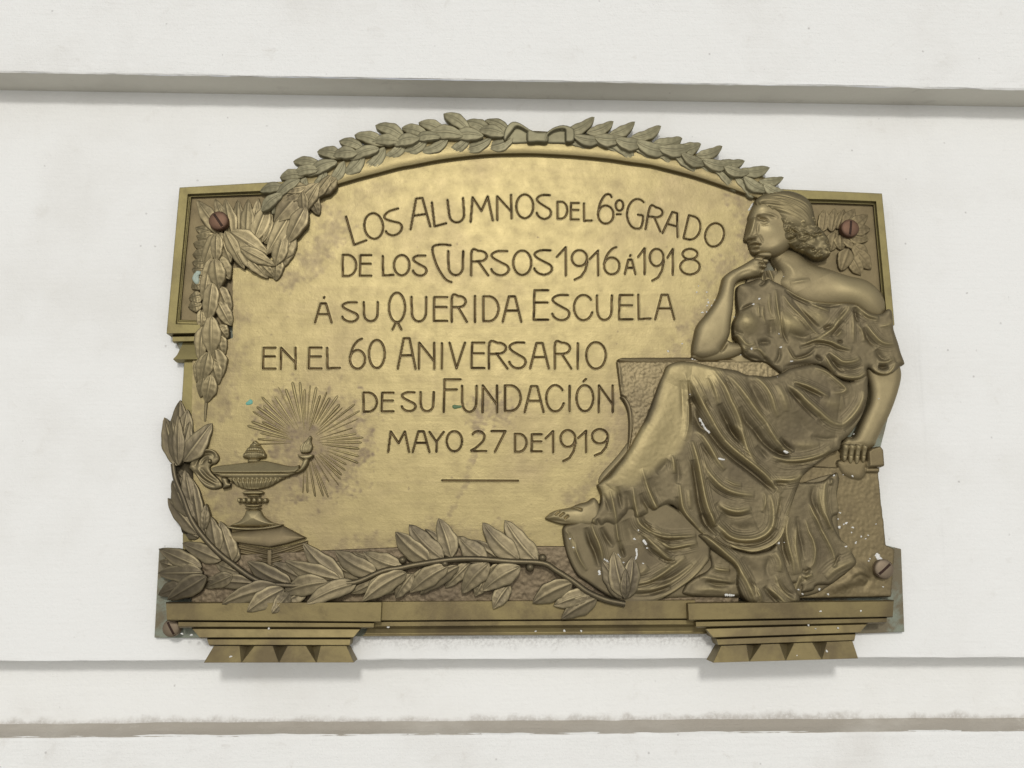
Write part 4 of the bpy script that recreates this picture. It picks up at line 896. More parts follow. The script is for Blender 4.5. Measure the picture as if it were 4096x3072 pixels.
# hair: smooth waved crown, curls over the nape
hair = HF(2990, 740, 3340, 1050, 1.7, 85); rs = np.random.default_rng(5)
ops = []
for k in range(22):
    t = k/21; jj = lambda a: rs.uniform(-a, a)
    ops.append(ridge(t4(*TA, (500+t*60, 500-t*120), (700+t*120+jj(10), 560-t*230+jj(12)), (950+t*150, 640-t*250+jj(14)), (1180+t*110, 760-t*260+jj(14)), (1330+t*60, 900-t*240)), rs.uniform(2.2, 4.5), rs.uniform(.5, 2.6)*(1 if k % 2 else -1), .25 if k % 2 else 0, sharp=2.0))
for k in range(7): ops.append(ridge(t4(*TA, (500+k*45, 420+k*22), (540+k*45, 480+k*20), (590+k*42, 505+k*20)), 3.2, rs.uniform(2, 5)*(1 if k % 2 else -1), .3, sharp=2.0))
hair.layer(t4(*TA, (478, 405), (520, 350), (580, 308), (700, 264), (820, 240), (920, 234), (1040, 240), (1160, 272), (1290, 335), (1390, 440), (1430, 560), (1455, 700), (1440, 850), (1250, 900), (1000, 860), (890, 735), (850, 665), (790, 610), (700, 580), (650, 575), (600, 520), (560, 505), (520, 520), (490, 470)), 74, 30, 60, bl=3, ops=ops)
ops = []
for k in range(95):
    x, y = rs.uniform(820, 1690), rs.uniform(650, 1320); a = rs.uniform(-.1, .95); ln = rs.uniform(60, 190); c = rs.uniform(-.5, .5)
    pts = [(x+ln*(q-.5)*math.cos(a+c*q*2), y+ln*(q-.5)*math.sin(a+c*q*2)+14*math.sin(q*6.3)) for q in np.linspace(0, 1, 6)]
    ops.append(ridge(t4(*TA, *pts), rs.uniform(3.0, 6.0), rs.uniform(4, 10)*rs.choice([1, 1, -1.2]), .4 if rs.random() < .5 else 0, sharp=2.0))
for cx, cy in ((960, 760), (1060, 880), (1010, 990), (1150, 1060), (1260, 960), (1250, 800), (1370, 900), (1400, 1080), (1290, 1160), (1420, 1240), (1550, 1000), (1590, 1150), (1620, 1270)):
    ops.append(dome(t4(*TA, (cx, cy))[0], 18, 15, 0, 9, .2))
hair.layer(t4(*TA, (820, 620), (1000, 640), (1250, 640), (1440, 640), (1470, 750), (1540, 840), (1640, 945), (1708, 1080), (1712, 1180), (1690, 1300), (1600, 1335), (1500, 1345), (1400, 1310), (1320, 1260), (1190, 1200), (1060, 1125), (960, 1075), (890, 980), (865, 880), (900, 800), (860, 720)), 70, 22, 34, bl=3, ops=ops)
hair.build("hair", M_hair, woman, hmin=30)

# dress
dr = HF(2220, 1080, 3660, 2450, 2.2, 85)
# cloth lying behind everything, so that no gap opens between the falls
dr.layer([(2290, 2150), (2420, 2090), (2700, 2050), (3100, 1960), (3350, 1890), (3362, 1990), (3372, 2140), (3425, 2220), (3432, 2262), (3372, 2325), (3330, 2350), (3200, 2395), (2780, 2396), (2560, 2400), (2400, 2340)], 54, 10, 20, soft=5, ops=[
    ridge([(2800, 2300), (2860, 2330), (2950, 2340)], 9, 8, .3), ridge([(2780, 2350), (2860, 2368), (2960, 2372)], 9, 8, .3), ridge([(3190, 2300), (3240, 2330), (3300, 2320)], 10, 8, .2), ridge([(3240, 2250), (3200, 2320), (3180, 2390)], 9, 8, .3), ridge([(2840, 2280), (2900, 2300), (2960, 2310)], 8, -7)])
# back drapery behind the seat and the trailing hem
dr.layer(t4(*TH, (1030, 740), (900, 800), (660, 900))+t4(*TG, (1700, 900), (1200, 1100), (700, 1300))+t4(*TJ, (960, 700), (950, 900), (700, 1050), (560, 1180), (600, 1340), (1420, 1360))+t4(*TK, (350, 1150), (440, 1290), (640, 1260), (700, 1180), (920, 1165), (1100, 1040), (1340, 830), (1290, 660), (1180, 500), (1060, 380), (950, 100))+t4(*TH, (1060, 1400), (1020, 1100), (1060, 880)), 58, 16, 18, ops=[
    rd(TH, [(860, 840), (800, 1000), (790, 1250), (840, 1500), (900, 1650)], 8, 10), rd(TK, [(240, 60), (190, 280), (230, 560), (300, 800), (330, 1000)], 8, 12), rd(TK, [(370, 60), (400, 300), (450, 520), (480, 760)], 7, -9, 0), rd(TK, [(130, 330), (150, 600), (230, 850)], 7, -10, 0), rd(TK, [(380, 200), (330, 480), (370, 760), (420, 980)], 7, 9), rd(TK, [(500, 100), (550, 300), (610, 430), (650, 600), (630, 800), (560, 900)], 6, 10), rd(TK, [(640, 30), (700, 180), (790, 350), (880, 520), (950, 680), (970, 850)], 6, 11), rd(TK, [(800, 0), (880, 200), (960, 300)], 6, 8), rd(TK, [(1060, 330), (1150, 450), (1260, 640)], 6, 9),
    rd(TK, [(450, 1070), (530, 1020), (620, 990)], 7, 8), rd(TK, [(830, 1050), (1000, 900), (1300, 760)], 12, 10, .3), rd(TK, [(380, 1130), (450, 1080), (520, 1060)], 6, -12, 0), rd(TK, [(450, 930), (520, 955), (580, 900)], 6, -12, 0), rd(TK, [(940, 880), (1000, 780), (1060, 660)], 5, -8, 0),
    rd(TH, [(740, 1000), (730, 1200), (800, 1450), (900, 1659)], 7, 9), rd(TH, [(1060, 880), (1020, 1080), (1050, 1400)], 7, 7, .2), rd(TH, [(640, 960), (620, 1200), (760, 1500)], 7, -8, 0), rd(TH, [(560, 1250), (640, 1450), (760, 1659)], 6, 9), rd(TH, [(930, 850), (900, 960)], 5, 7, .2),
    rd(TJ, [(1020, 870), (1100, 910), (1290, 930)], 7, 9), rd(TJ, [(800, 1030), (1000, 1060), (1370, 1130)], 9, 9, .2), rd(TJ, [(900, 1110), (1100, 1160), (1380, 1150)], 7, -9, 0), rd(TJ, [(700, 1250), (1000, 1230), (1300, 1260)], 10, 5, .2), grain(.22, 12, 2)])
# lower left hem on the ground
dr.layer(t4(*TI, (490, 225), (505, 500), (560, 720), (700, 1000), (880, 1135), (1100, 1290), (1350, 1430), (1500, 1485), (1750, 1492), (2000, 1430), (2211, 1320))+t4(*TJ, (470, 1230), (700, 1060), (900, 850), (985, 690), (900, 350), (300, -150))+t4(*TI, (1650, -150), (1000, 0), (700, 150)), 66, 18, 16, ops=[
    rd(TI, [(500, 260), (590, 360), (650, 480), (700, 620), (770, 780), (870, 930)], 5, 10, .4), rd(TI, [(590, 330), (640, 450), (690, 620)], 4, -9, 0), rd(TI, [(940, 190), (990, 340), (1050, 480), (1100, 640), (1125, 800)], 7, 15, .5), rd(TI, [(860, 240), (920, 450), (1010, 650), (1070, 880)], 8, -16, 0),
    rd(TI, [(1100, 240), (1180, 400), (1290, 560)], 8, -12, 0), rd(TI, [(1330, 100), (1345, 260), (1370, 420), (1440, 600)], 5, 11, .3), rd(TI, [(1390, 450), (1420, 560), (1470, 720)], 6, -13, 0), rd(TI, [(1480, 120), (1560, 300), (1600, 500)], 16, -8, 0),
    rd(TI, [(1660, 40), (1720, 190), (1900, 310), (2100, 400), (2211, 430)], 8, 16, .5), rd(TI, [(1740, 60), (1800, 180), (1950, 310), (2200, 390)], 7, -14, 0), rd(TI, [(1740, 340), (1900, 480), (2100, 650), (2211, 740)], 9, 14, .4), rd(TI, [(1720, 330), (1780, 420), (1900, 620), (2100, 760)], 8, -10, 0),
    rd(TI, [(1570, 1165), (1850, 1110), (2050, 1000), (2211, 880)], 9, 12, .4), rd(TI, [(1600, 1190), (1850, 1140), (2100, 1030)], 6, -10, 0), rd(TI, [(1550, 1300), (1750, 1310), (2000, 1270), (2211, 1200)], 8, -10, 0), rd(TI, [(1600, 1240), (1900, 1230), (2211, 1130)], 10, 8, .3), rd(TI, [(1650, 960), (1740, 960), (1850, 860)], 12, 7, .2),
    rd(TJ, [(0, 240), (120, 330), (300, 390), (500, 390), (740, 370)], 8, 16), rd(TJ, [(0, 320), (130, 410), (300, 450), (560, 430)], 6, -12, 0), rd(TJ, [(40, 370), (180, 480), (320, 560), (500, 545), (760, 485)], 8, 15), rd(TJ, [(230, 610), (400, 600), (650, 545)], 6, -12, 0), rd(TJ, [(0, 540), (150, 640), (270, 730), (390, 765)], 8, 12), rd(TJ, [(150, 720), (280, 780), (420, 790)], 6, -9, 0),
    rd(TJ, [(0, 1080), (200, 960), (400, 830), (570, 710)], 10, 12, .4), rd(TJ, [(0, 1130), (200, 1100), (420, 1010), (680, 820)], 8, -10, 0), rd(TJ, [(0, 1270), (180, 1200), (420, 1050), (620, 900), (770, 780)], 9, 9, .3), rd(TJ, [(0, 1300), (200, 1230), (330, 1180)], 6, -9, 0), rd(TJ, [(0, 1470), (200, 1390), (420, 1250), (560, 1150), (750, 980), (900, 820), (960, 720)], 9, 12, .5)])
# skirt proper
SK = t4(*TD, (-60, 720), (0, 590), (40, 480), (95, 425), (200, 385), (330, 368), (560, 395), (740, 440), (860, 465), (1000, 490), (1180, 520), (1330, 590), (1500, 600), (1700, 620), (1900, 560))+t4(*TE, (250, 480), (600, 420), (800, 480), (980, 620), (1200, 700), (1470, 580), (1500, 800), (1490, 1000), (1420, 1250), (1260, 1500), (1120, 1640))+t4(*TH, (1080, 270), (1050, 380), (900, 700), (660, 900), (480, 1040), (330, 1250), (160, 1659))+t4(*TJ, (2180, 250), (2080, 420), (1980, 530), (1800, 620), (1620, 650), (1400, 610), (1250, 640), (1500, 900), (1640, 1130), (1850, 1400), (2040, 1560))+t4(*TK, (40, 1530), (150, 1500), (330, 1480), (420, 1420), (350, 1300), (200, 1180), (150, 1000), (-20, 700))
SK = t4(*TD, (-60, 720), (0, 590), (40, 480), (95, 425), (200, 385), (330, 368), (560, 395), (740, 440), (860, 465), (1000, 490), (1180, 520), (1330, 590), (1500, 600), (1700, 620), (1900, 560))+t4(*TE, (250, 480), (600, 420), (800, 480), (980, 620), (1200, 700), (1470, 580), (1500, 800), (1490, 1000), (1420, 1250), (1260, 1500), (1120, 1640))+t4(*TH, (1080, 270), (1040, 400), (880, 480), (500, 780), (380, 1000), (250, 1350), (160, 1640))+t4(*TJ, (2190, 150), (2110, 380), (1990, 520), (1800, 615), (1620, 650), (1400, 605), (1200, 560), (1000, 460), (800, 330), (560, 100), (300, -120))+t4(*TI, (1680, 100), (1600, -40), (1480, 60), (1370, 180), (1320, 220), (1200, 170), (1130, 210), (1080, 260), (960, 190))+t4(*TF, (900, 1600), (940, 1480), (1000, 1380), (1080, 1250), (1090, 1100), (1035, 965), (1060, 930), (1120, 880), (1230, 800), (1340, 650), (1440, 520), (1560, 340), (1620, 220), (1700, 80))+t2(1500, 1350, (2120, 720), (2165, 640), (2211, 520))
L_ = [ # leg front and knee
    wearpoly(t4(*TD, (60, 500), (330, 420), (700, 470), (900, 560), (800, 800), (560, 800), (420, 900), (420, 1300), (330, 1659), (-300, 1659), (-100, 1100), (0, 700)), .72, 22), wearpoly(t4(*TG, (-250, 60), (300, -60), (560, 0), (540, 250), (420, 450), (300, 520), (120, 650), (-100, 820), (-340, 900), (-420, 700)), .72, 22),
    wearpoly(t4(*TF, (1500, 560), (1750, 500), (1780, 700), (1640, 960), (1300, 960), (1060, 960), (1250, 840), (1400, 650)), .62, 20), wearpoly(t4(*TF, (1060, 960), (1300, 960), (1400, 1000), (1300, 1150), (1150, 1150), (1090, 1080)), .5, 14),
    dome(t4(*TD, (250, 560))[0], 75, 60, 20, 14), ridge([(2680, 1540), (2620, 1700), (2540, 1840), (2450, 1960)], 55, 18, 0), ridge([(2760, 1530), (2950, 1560), (3150, 1600), (3350, 1640)], 95, 22, 0),
    rd(TD, [(330, 560), (385, 800), (405, 1100), (400, 1400), (345, 1659)], 6, 9, .5), rd(TD, [(290, 700), (310, 950), (320, 1300)], 7, -6, 0), rd(TD, [(400, 700), (450, 950), (470, 1200), (460, 1400)], 9, -16, 0), rd(TD, [(440, 960), (530, 1080), (540, 1250), (600, 1400), (700, 1500)], 15, -24, 0, taper=.3),
    rd(TD, [(390, 660), (480, 780), (570, 960), (650, 1110), (750, 1290), (870, 1490), (980, 1640)], 8, 14, .7), rd(TD, [(460, 610), (560, 790), (640, 960), (690, 1030)], 8, 6, .5), rd(TD, [(640, 950), (720, 1100), (760, 1180)], 7, -7, 0),
    rd(TD, [(720, 620), (790, 800), (850, 960), (880, 1080)], 8, 8, .5), rd(TD, [(700, 660), (780, 850), (820, 960)], 7, -7, 0), rd(TD, [(770, 500), (890, 680), (980, 830), (1060, 1020), (1180, 1250), (1250, 1450), (1290, 1640)], 9, 14, .65), rd(TD, [(880, 1080), (960, 1230), (1060, 1400), (1180, 1590), (1250, 1659)], 10, -20, 0), rd(TD, [(980, 640), (1040, 800), (1080, 900)], 8, -7, 0),
    rd(TD, [(1000, 620), (1120, 720), (1300, 960), (1480, 1200), (1650, 1400), (1800, 1620)], 9, 13, .6), rd(TD, [(1200, 1130), (1320, 1330), (1480, 1500), (1600, 1640)], 10, -14, 0), rd(TD, [(1330, 650), (1450, 900), (1560, 1100), (1640, 1250)], 14, -14, 0), rd(TD, [(1440, 630), (1590, 780), (1690, 950), (1760, 1150), (1830, 1280)], 8, 11, .6), rd(TD, [(1800, 760), (1900, 1000), (1960, 1200)], 12, 7, .3), rd(TD, [(1960, 790), (2040, 880), (2130, 980), (2211, 1030)], 6, -8, 0),
    rd(TG, [(1000, 0), (1100, 160), (1250, 330), (1420, 480), (1560, 590), (1700, 700), (1850, 830), (1990, 1000), (2090, 1100)], 9, 18, .7), rd(TG, [(880, 20), (1000, 190), (1150, 370), (1340, 540), (1500, 660), (1680, 800), (1860, 950), (2000, 1060)], 9, -18, 0, taper=.2),
    rd(TG, [(1330, 0), (1430, 110), (1490, 260), (1540, 400), (1620, 540), (1700, 650)], 8, 13, .65), rd(TG, [(1230, 0), (1340, 140), (1430, 270), (1470, 350)], 8, -15, 0), rd(TG, [(1820, 0), (1930, 160), (2040, 300), (2100, 360)], 8, 12, .5), rd(TG, [(1650, 60), (1760, 220), (1880, 340), (2040, 450), (2211, 500)], 9, -16, 0), rd(TG, [(1690, 340), (1790, 440), (1880, 560)], 8, -8, 0),
    rd(TG, [(740, 90), (850, 210), (960, 390), (1070, 580), (1190, 720)], 8, 13, .65), rd(TG, [(800, 300), (900, 430), (1000, 580)], 7, -9, 0), rd(TG, [(660, 250), (700, 400), (750, 600), (790, 800), (830, 1000), (860, 1150), (910, 1330), (970, 1470), (1020, 1620)], 8, 17, .7, taper=.3), rd(TG, [(680, 560), (720, 800), (760, 1050), (790, 1250), (850, 1450), (930, 1640)], 9, -18, 0, taper=.3),
    rd(TG, [(820, 540), (900, 720), (1000, 860), (1150, 1000), (1350, 1090), (1660, 1130)], 9, 14, .65), rd(TG, [(900, 850), (1050, 1020), (1250, 1130), (1500, 1180)], 9, -10, 0), rd(TG, [(1180, 870), (1330, 950), (1460, 970)], 7, 7, .4), rd(TG, [(1080, 1280), (1250, 1365), (1430, 1385), (1610, 1335)], 9, 13, .6), rd(TG, [(1040, 1260), (1200, 1420), (1400, 1470), (1620, 1420)], 9, -12, 0),
    rd(TG, [(465, 940), (480, 1100), (500, 1280), (560, 1420), (680, 1560), (770, 1659)], 7, 13, .6), rd(TG, [(430, 1150), (460, 1380), (560, 1540), (680, 1659)], 8, -13, 0), rd(TG, [(600, 1020), (620, 1200), (640, 1350)], 9, 6, .2), rd(TG, [(340, 480), (370, 640), (390, 780)], 7, 9, .6), rd(TG, [(410, 560), (450, 800), (430, 950)], 9, -9, 0), rd(TG, [(290, 560), (200, 680), (100, 780)], 12, -9, 0),
    rd(TG, [(0, 1200), (90, 1380), (200, 1510), (310, 1659)], 8, 15, .6), rd(TG, [(-40, 1330), (80, 1500), (220, 1640)], 8, -15, 0),
    rd(TG, [(1920, 870), (2060, 885), (2211, 885)]+[(2000+a, b) for a, b in ((350, 850), (450, 790))], 9, 13, .65), rd(TG, [(1960, 940), (2080, 930), (2211, 940)], 8, -14, 0), rd(TH, [(-60, 500), (150, 575), (350, 575), (560, 540), (750, 480), (900, 390)], 9, 16, .6), rd(TH, [(0, 600), (350, 620), (560, 585), (760, 510), (900, 420)], 7, -13, 0), rd(TH, [(300, 890), (600, 830), (800, 690), (1000, 500)], 12, -8, 0),
    rd(TH, [(60, 210), (170, 330), (300, 430)], 7, -14, 0), rd(TH, [(0, 380), (60, 450), (240, 510)], 6, -12, 0), rd(TH, [(20, 240), (120, 380), (260, 440)], 6, 7, .3), rd(TH, [(250, 300), (450, 330), (700, 330)], 14, 5, .2),
    rd(TJ, [(540, 40), (680, 180), (800, 320), (930, 430), (1060, 510), (1200, 580)], 7, 12, .5), rd(TJ, [(470, 20), (620, 190), (760, 330), (880, 430)], 7, -13, 0), rd(TJ, [(920, 0), (990, 140), (1040, 230)], 8, 14, .6), rd(TJ, [(820, 20), (930, 220), (1060, 370)], 9, -16, 0), rd(TJ, [(1050, 180), (1150, 280), (1270, 390), (1450, 440), (1650, 430), (1830, 350), (1930, 220), (1975, 50)], 10, 17, .65, taper=.3), rd(TJ, [(1100, 330), (1250, 450), (1450, 500), (1700, 490), (1880, 410), (2010, 260)], 8, -14, 0, taper=.3),
    rd(TJ, [(1250, 510), (1400, 585), (1600, 628), (1800, 595), (1980, 505), (2090, 380), (2170, 200), (2195, 40)], 9, 17, .65, taper=.3), rd(TJ, [(1100, 60), (1300, 200), (1500, 270), (1700, 200)], 24, -14, 0), rd(TG, [(1905, 1640), (1950, 1450), (1940, 1250), (1905, 1100)], 9, 12, .5), rd(TG, [(1820, 1080), (1830, 1250), (1780, 1400)], 6, 7, .3), rd(TG, [(2090, 1150), (2060, 1350), (2030, 1500)], 7, -10, 0), rd(TH, [(150, 1650), (200, 1480), (300, 1250), (370, 1080)], 8, 12, .5), rd(TH, [(210, 1600), (290, 1380), (360, 1200)], 6, -10, 0), rd(TH, [(60, 1100), (40, 1300), (-40, 1500)], 8, 6, .3),
    rd(TE, [(170, 790), (330, 890), (450, 1020), (600, 1150), (770, 1290), (900, 1370), (1050, 1400)], 10, 15, .65), rd(TE, [(150, 830), (300, 960), (430, 1100), (560, 1230), (650, 1320)], 8, -13, 0), rd(TE, [(250, 715), (500, 800), (700, 895), (840, 960)], 8, 13, .55), rd(TE, [(280, 760), (400, 800), (600, 890), (740, 970)], 7, -17, 0), rd(TE, [(620, 490), (800, 560), (950, 680), (1110, 830), (1020, 890), (870, 900)], 7, 9, .4),
    rd(TE, [(1400, 850), (1380, 1000), (1280, 1180), (1150, 1330), (1050, 1400), (950, 1385)], 9, 11, .5), rd(TE, [(1450, 1000), (1390, 1200), (1260, 1380), (1100, 1500)], 10, -12, 0), rd(TE, [(720, 1330), (680, 1270), (760, 1400)], 7, -6, 0), rd(TE, [(700, 1000), (900, 1060), (1100, 1040)], 20, 6, .2), rd(TE, [(300, 1200), (420, 1400), (560, 1550)], 14, -5, 0), rd(TE, [(560, 1600), (800, 1630), (1000, 1600)], 7, -5, 0),
    rd(TF, [(1230, 1040), (1270, 1200), (1310, 1400), (1345, 1600)], 5, 9, .5), rd(TF, [(1130, 1100), (1190, 1250), (1240, 1400)], 6, -7, 0), rd(TF, [(1350, 990), (1390, 1180), (1420, 1350)], 6, -9, 0), rd(TF, [(1600, 1000), (1620, 1200), (1660, 1400), (1720, 1600)], 6, 11, .5), rd(TF, [(1500, 1060), (1540, 1250), (1520, 1420)], 12, -7, 0), rd(TF, [(1740, 700), (1830, 1000), (1950, 1280), (2100, 1500), (2211, 1610)], 7, 15, .65), rd(TF, [(1720, 1100), (1830, 1300), (1970, 1480), (2120, 1630)], 9, -15, 0), rd(TF, [(1840, 860), (1900, 1000), (2050, 1250)], 18, -8, 0), rd(TF, [(1760, 1250), (1880, 1430), (2000, 1560), (2130, 1659)], 8, 8, .3),
    rd(TF, [(960, 1480), (985, 1600)], 5, 7, .4), rd(TF, [(1020, 1500), (1090, 1640)], 6, -9, 0), grain(.22, 12, 2)]
dr.layer(SK, 74, 20, 26, ops=L_, smooth=5)
# front fall over the step
dr.layer(t4(*TJ, (760, 360), (860, 470), (960, 580), (1150, 720), (1330, 840), (1390, 950), (1380, 1120), (1430, 1300), (1530, 1420), (1640, 1480), (1800, 1545), (2050, 1570), (2200, 1580))+t4(*TK, (150, 1520), (300, 1490), (390, 1440), (395, 1340), (320, 1190), (230, 980), (140, 740), (30, 500))+t4(*TJ, (1900, 590), (1620, 645), (1350, 580), (1100, 470), (900, 340)), 84, 18, 22, ops=[
    rd(TJ, [(820, 350), (1000, 490), (1180, 650), (1340, 800), (1430, 950), (1530, 1120), (1610, 1300), (1670, 1430)], 9, 14, .6, taper=.3), rd(TJ, [(870, 480), (1050, 620), (1220, 760), (1330, 860)], 6, -10, 0), rd(TJ, [(1620, 1160), (1710, 1290), (1760, 1440)], 7, 11, .5), rd(TJ, [(1560, 1050), (1650, 1180), (1690, 1330)], 6, -9, 0), rd(TJ, [(1850, 1190), (2000, 1310), (2150, 1450), (2211, 1490)], 8, 11, .5), rd(TJ, [(1800, 1190), (1920, 1330), (2060, 1470)], 7, -11, 0), rd(TJ, [(1640, 1440), (1800, 1510), (2060, 1560)], 6, 8, .4),
    rd(TJ, [(1450, 720), (1600, 900), (1720, 1100)], 16, -6, 0), rd(TJ, [(1980, 620), (2060, 800), (2050, 950)], 9, 8, .3), rd(TJ, [(1900, 700), (1850, 900), (1900, 1050)], 9, -6, 0), rd(TK, [(20, 1080), (150, 1260), (300, 1330)], 8, -11, 0), rd(TK, [(-20, 1000), (60, 1200), (200, 1350), (330, 1420)], 8, 10, .4), rd(TK, [(0, 1400), (120, 1470), (240, 1510)], 6, 8, .4), grain(.22, 12, 2)])
# bodice and fallen sleeve
dr.layer([(2985, 1130), (3010, 1085), (3055, 1050), (3090, 1045), (3120, 1070), (3150, 1120), (3170, 1160), (3000, 1170)], 48, 8, 16, ops=[ridge([(3080, 1060), (3095, 1100), (3110, 1140)], 6, 8, .3), ridge([(3050, 1075), (3058, 1110), (3055, 1150)], 6, 7, .3), ridge([(3065, 1065), (3078, 1110), (3085, 1150)], 5, -7)])
BO = t4(*TB, (1130, 1200), (1150, 1110), (1200, 990), (1190, 800), (1190, 640), (1230, 540), (1400, 480), (1560, 430), (1640, 470), (1700, 440), (1780, 480), (1900, 540))+t4(*TC, (150, 570), (330, 700), (520, 790), (700, 830), (950, 845), (1160, 830), (1260, 830), (1420, 920), (1560, 1000), (1700, 1000), (1800, 930), (1880, 960), (1905, 1100), (1915, 1260), (1985, 1480), (2030, 1640))+t4(*TE, (2090, 420), (2020, 470), (1900, 570), (1750, 610), (1600, 580), (1500, 500), (1480, 620), (1380, 690), (1180, 700), (1000, 650), (900, 590), (780, 480), (600, 440), (280, 500), (130, 590))+t4(*TD, (1910, 590), (1760, 475), (1640, 395), (1480, 380), (1310, 290), (1250, 170), (1180, 20))+t4(*TB, (1140, 1380))
dr.layer(BO, 72, 22, 26, ops=[
    dome((2985, 1290), 44, 42, 0, 20, .45), dome((3150, 1295), 60, 40, 20, 18, .6), dome((3010, 1120), 40, 40, 0, -16), dome((3260, 1270), 55, 30, 25, 8, .45), dome((2960, 1180), 26, 40, 0, -12),
    rd(TB, [(1240, 975), (1330, 920), (1440, 870)], 5, -11, 0), rd(TB, [(1550, 570), (1620, 530), (1650, 470)], 5, -9, 0), rd(TB, [(1530, 870), (1515, 980), (1540, 1090)], 6, 7, .4), rd(TB, [(1600, 900), (1590, 1050), (1640, 1200)], 5, 5, .3), rd(TB, [(1700, 700), (1690, 900), (1740, 1100)], 6, 6, .3), rd(TB, [(1800, 640), (1810, 850), (1830, 1050), (1880, 1250), (1900, 1420)], 6, 12, .5), rd(TB, [(1860, 1000), (1880, 1180), (1920, 1330), (2000, 1500)], 6, -13, 0), rd(TB, [(1720, 1130), (1730, 1300), (1700, 1400)], 12, -10, 0),
    rd(TB, [(1160, 1330), (1250, 1440), (1350, 1530), (1480, 1500)], 7, 9, .5), rd(TB, [(1140, 1200), (1180, 1310), (1280, 1360)], 6, -8, 0), rd(TB, [(1520, 1500), (1620, 1480), (1720, 1480)], 9, -12, 0), rd(TB, [(1240, 1510), (1330, 1640)], 6, 8, .4),
    rd(TC, [(130, 585), (330, 730), (500, 815), (700, 850), (950, 860), (1160, 850)], 6, 10, .55), rd(TC, [(150, 640), (300, 760), (440, 830), (560, 900)], 6, -12, 0), rd(TC, [(640, 880), (850, 900), (1060, 880)], 6, -9, 0), rd(TC, [(120, 730), (220, 890), (400, 1090), (560, 1270), (700, 1390)], 6, 11, .5), rd(TC, [(260, 790), (400, 950), (550, 1130), (680, 1260)], 6, -10, 0), rd(TC, [(290, 830), (450, 990), (600, 1130), (740, 1250)], 6, 7, .4), rd(TC, [(280, 1060), (400, 1160), (520, 1290)], 5, 7, .4),
    rd(TC, [(520, 860), (700, 940), (860, 985)], 7, 9, .5), rd(TC, [(1200, 860), (1130, 980), (1000, 1140), (880, 1290), (700, 1410), (480, 1500)], 9, 13, .5), rd(TC, [(1150, 930), (1040, 1040), (1000, 1130)], 7, -8, 0), rd(TC, [(760, 1270), (850, 1240), (920, 1220)], 7, -13, 0), rd(TC, [(1090, 1150), (1000, 1260), (880, 1400)], 8, -11, 0), rd(TC, [(200, 1330), (400, 1390), (560, 1400)], 12, -13, 0), rd(TC, [(1250, 870), (1400, 1020), (1500, 1080), (1650, 1090)], 9, 14, .5), rd(TC, [(1270, 920), (1290, 1060), (1320, 1160)], 7, -14, 0), rd(TC, [(1330, 960), (1440, 1080), (1600, 1130)], 6, -8, 0), rd(TC, [(1430, 1180), (1540, 1350), (1670, 1480), (1790, 1510), (1900, 1490)], 8, 13, .55), rd(TC, [(1400, 1250), (1500, 1440), (1620, 1560)], 9, -12, 0), rd(TC, [(1290, 1180), (1380, 1330), (1420, 1480)], 7, 7, .3), rd(TC, [(1240, 1000), (1230, 1250), (1240, 1500)], 8, 7, .3), rd(TC, [(1650, 1240), (1800, 1200), (1880, 1120)], 7, 6, .3), rd(TC, [(980, 1480), (1030, 1470), (1080, 1480)], 4, -10, 0), rd(TC, [(960, 1400), (1020, 1340), (1060, 1280)], 6, 7, .3),
    rd(TE, [(380, 170), (520, 130), (640, 90), (850, 115), (1000, 190), (1180, 230)], 5, -13, 0), rd(TE, [(400, 130), (640, 60), (860, 80), (1050, 160), (1220, 200)], 7, 11, .55), rd(TE, [(840, 235), (960, 330), (1080, 405), (1250, 385), (1350, 330)], 8, 13, .55), rd(TE, [(830, 270), (930, 400), (1030, 510), (1100, 550)], 7, -15, 0), rd(TE, [(780, 280), (860, 440), (950, 560)], 6, 8, .4), rd(TE, [(960, 605), (1150, 650), (1330, 640), (1460, 540)], 8, 12, .45), rd(TE, [(1000, 450), (1200, 520), (1400, 460)], 9, -8, 0), rd(TE, [(1600, 200), (1700, 330), (1800, 380)], 9, -11, 0), rd(TE, [(1530, 480), (1640, 570), (1800, 580), (1930, 400)], 7, 12, .5), rd(TE, [(1640, 460), (1720, 480), (1800, 470)], 7, -18, 0), rd(TE, [(1620, 400), (1760, 400), (1900, 340)], 7, 8, .3), rd(TE, [(640, 300), (700, 340), (740, 380)], 6, -13, 0),
    rd(TE, [(200, 150), (260, 250), (320, 330), (440, 310), (560, 250), (640, 150)], 6, -11, 0), rd(TE, [(180, 160), (230, 270), (300, 350), (460, 340), (600, 270)], 5, 6, .3), rd(TD, [(1500, 190), (1620, 330), (1740, 440)], 6, -10, 0), rd(TD, [(1420, 190), (1540, 210), (1640, 330)], 6, 8, .4), rd(TD, [(1870, 180), (1860, 320), (1790, 430)], 6, -9, 0), rd(TD, [(1310, 200), (1360, 300), (1500, 340), (1640, 380)], 6, -9, 0), rd(TE, [(120, 480), (300, 440), (580, 400)], 6, -6, 0), grain(.22, 12, 2)], smooth=5)
dr.build("dress", M_dress, woman, hmin=10)

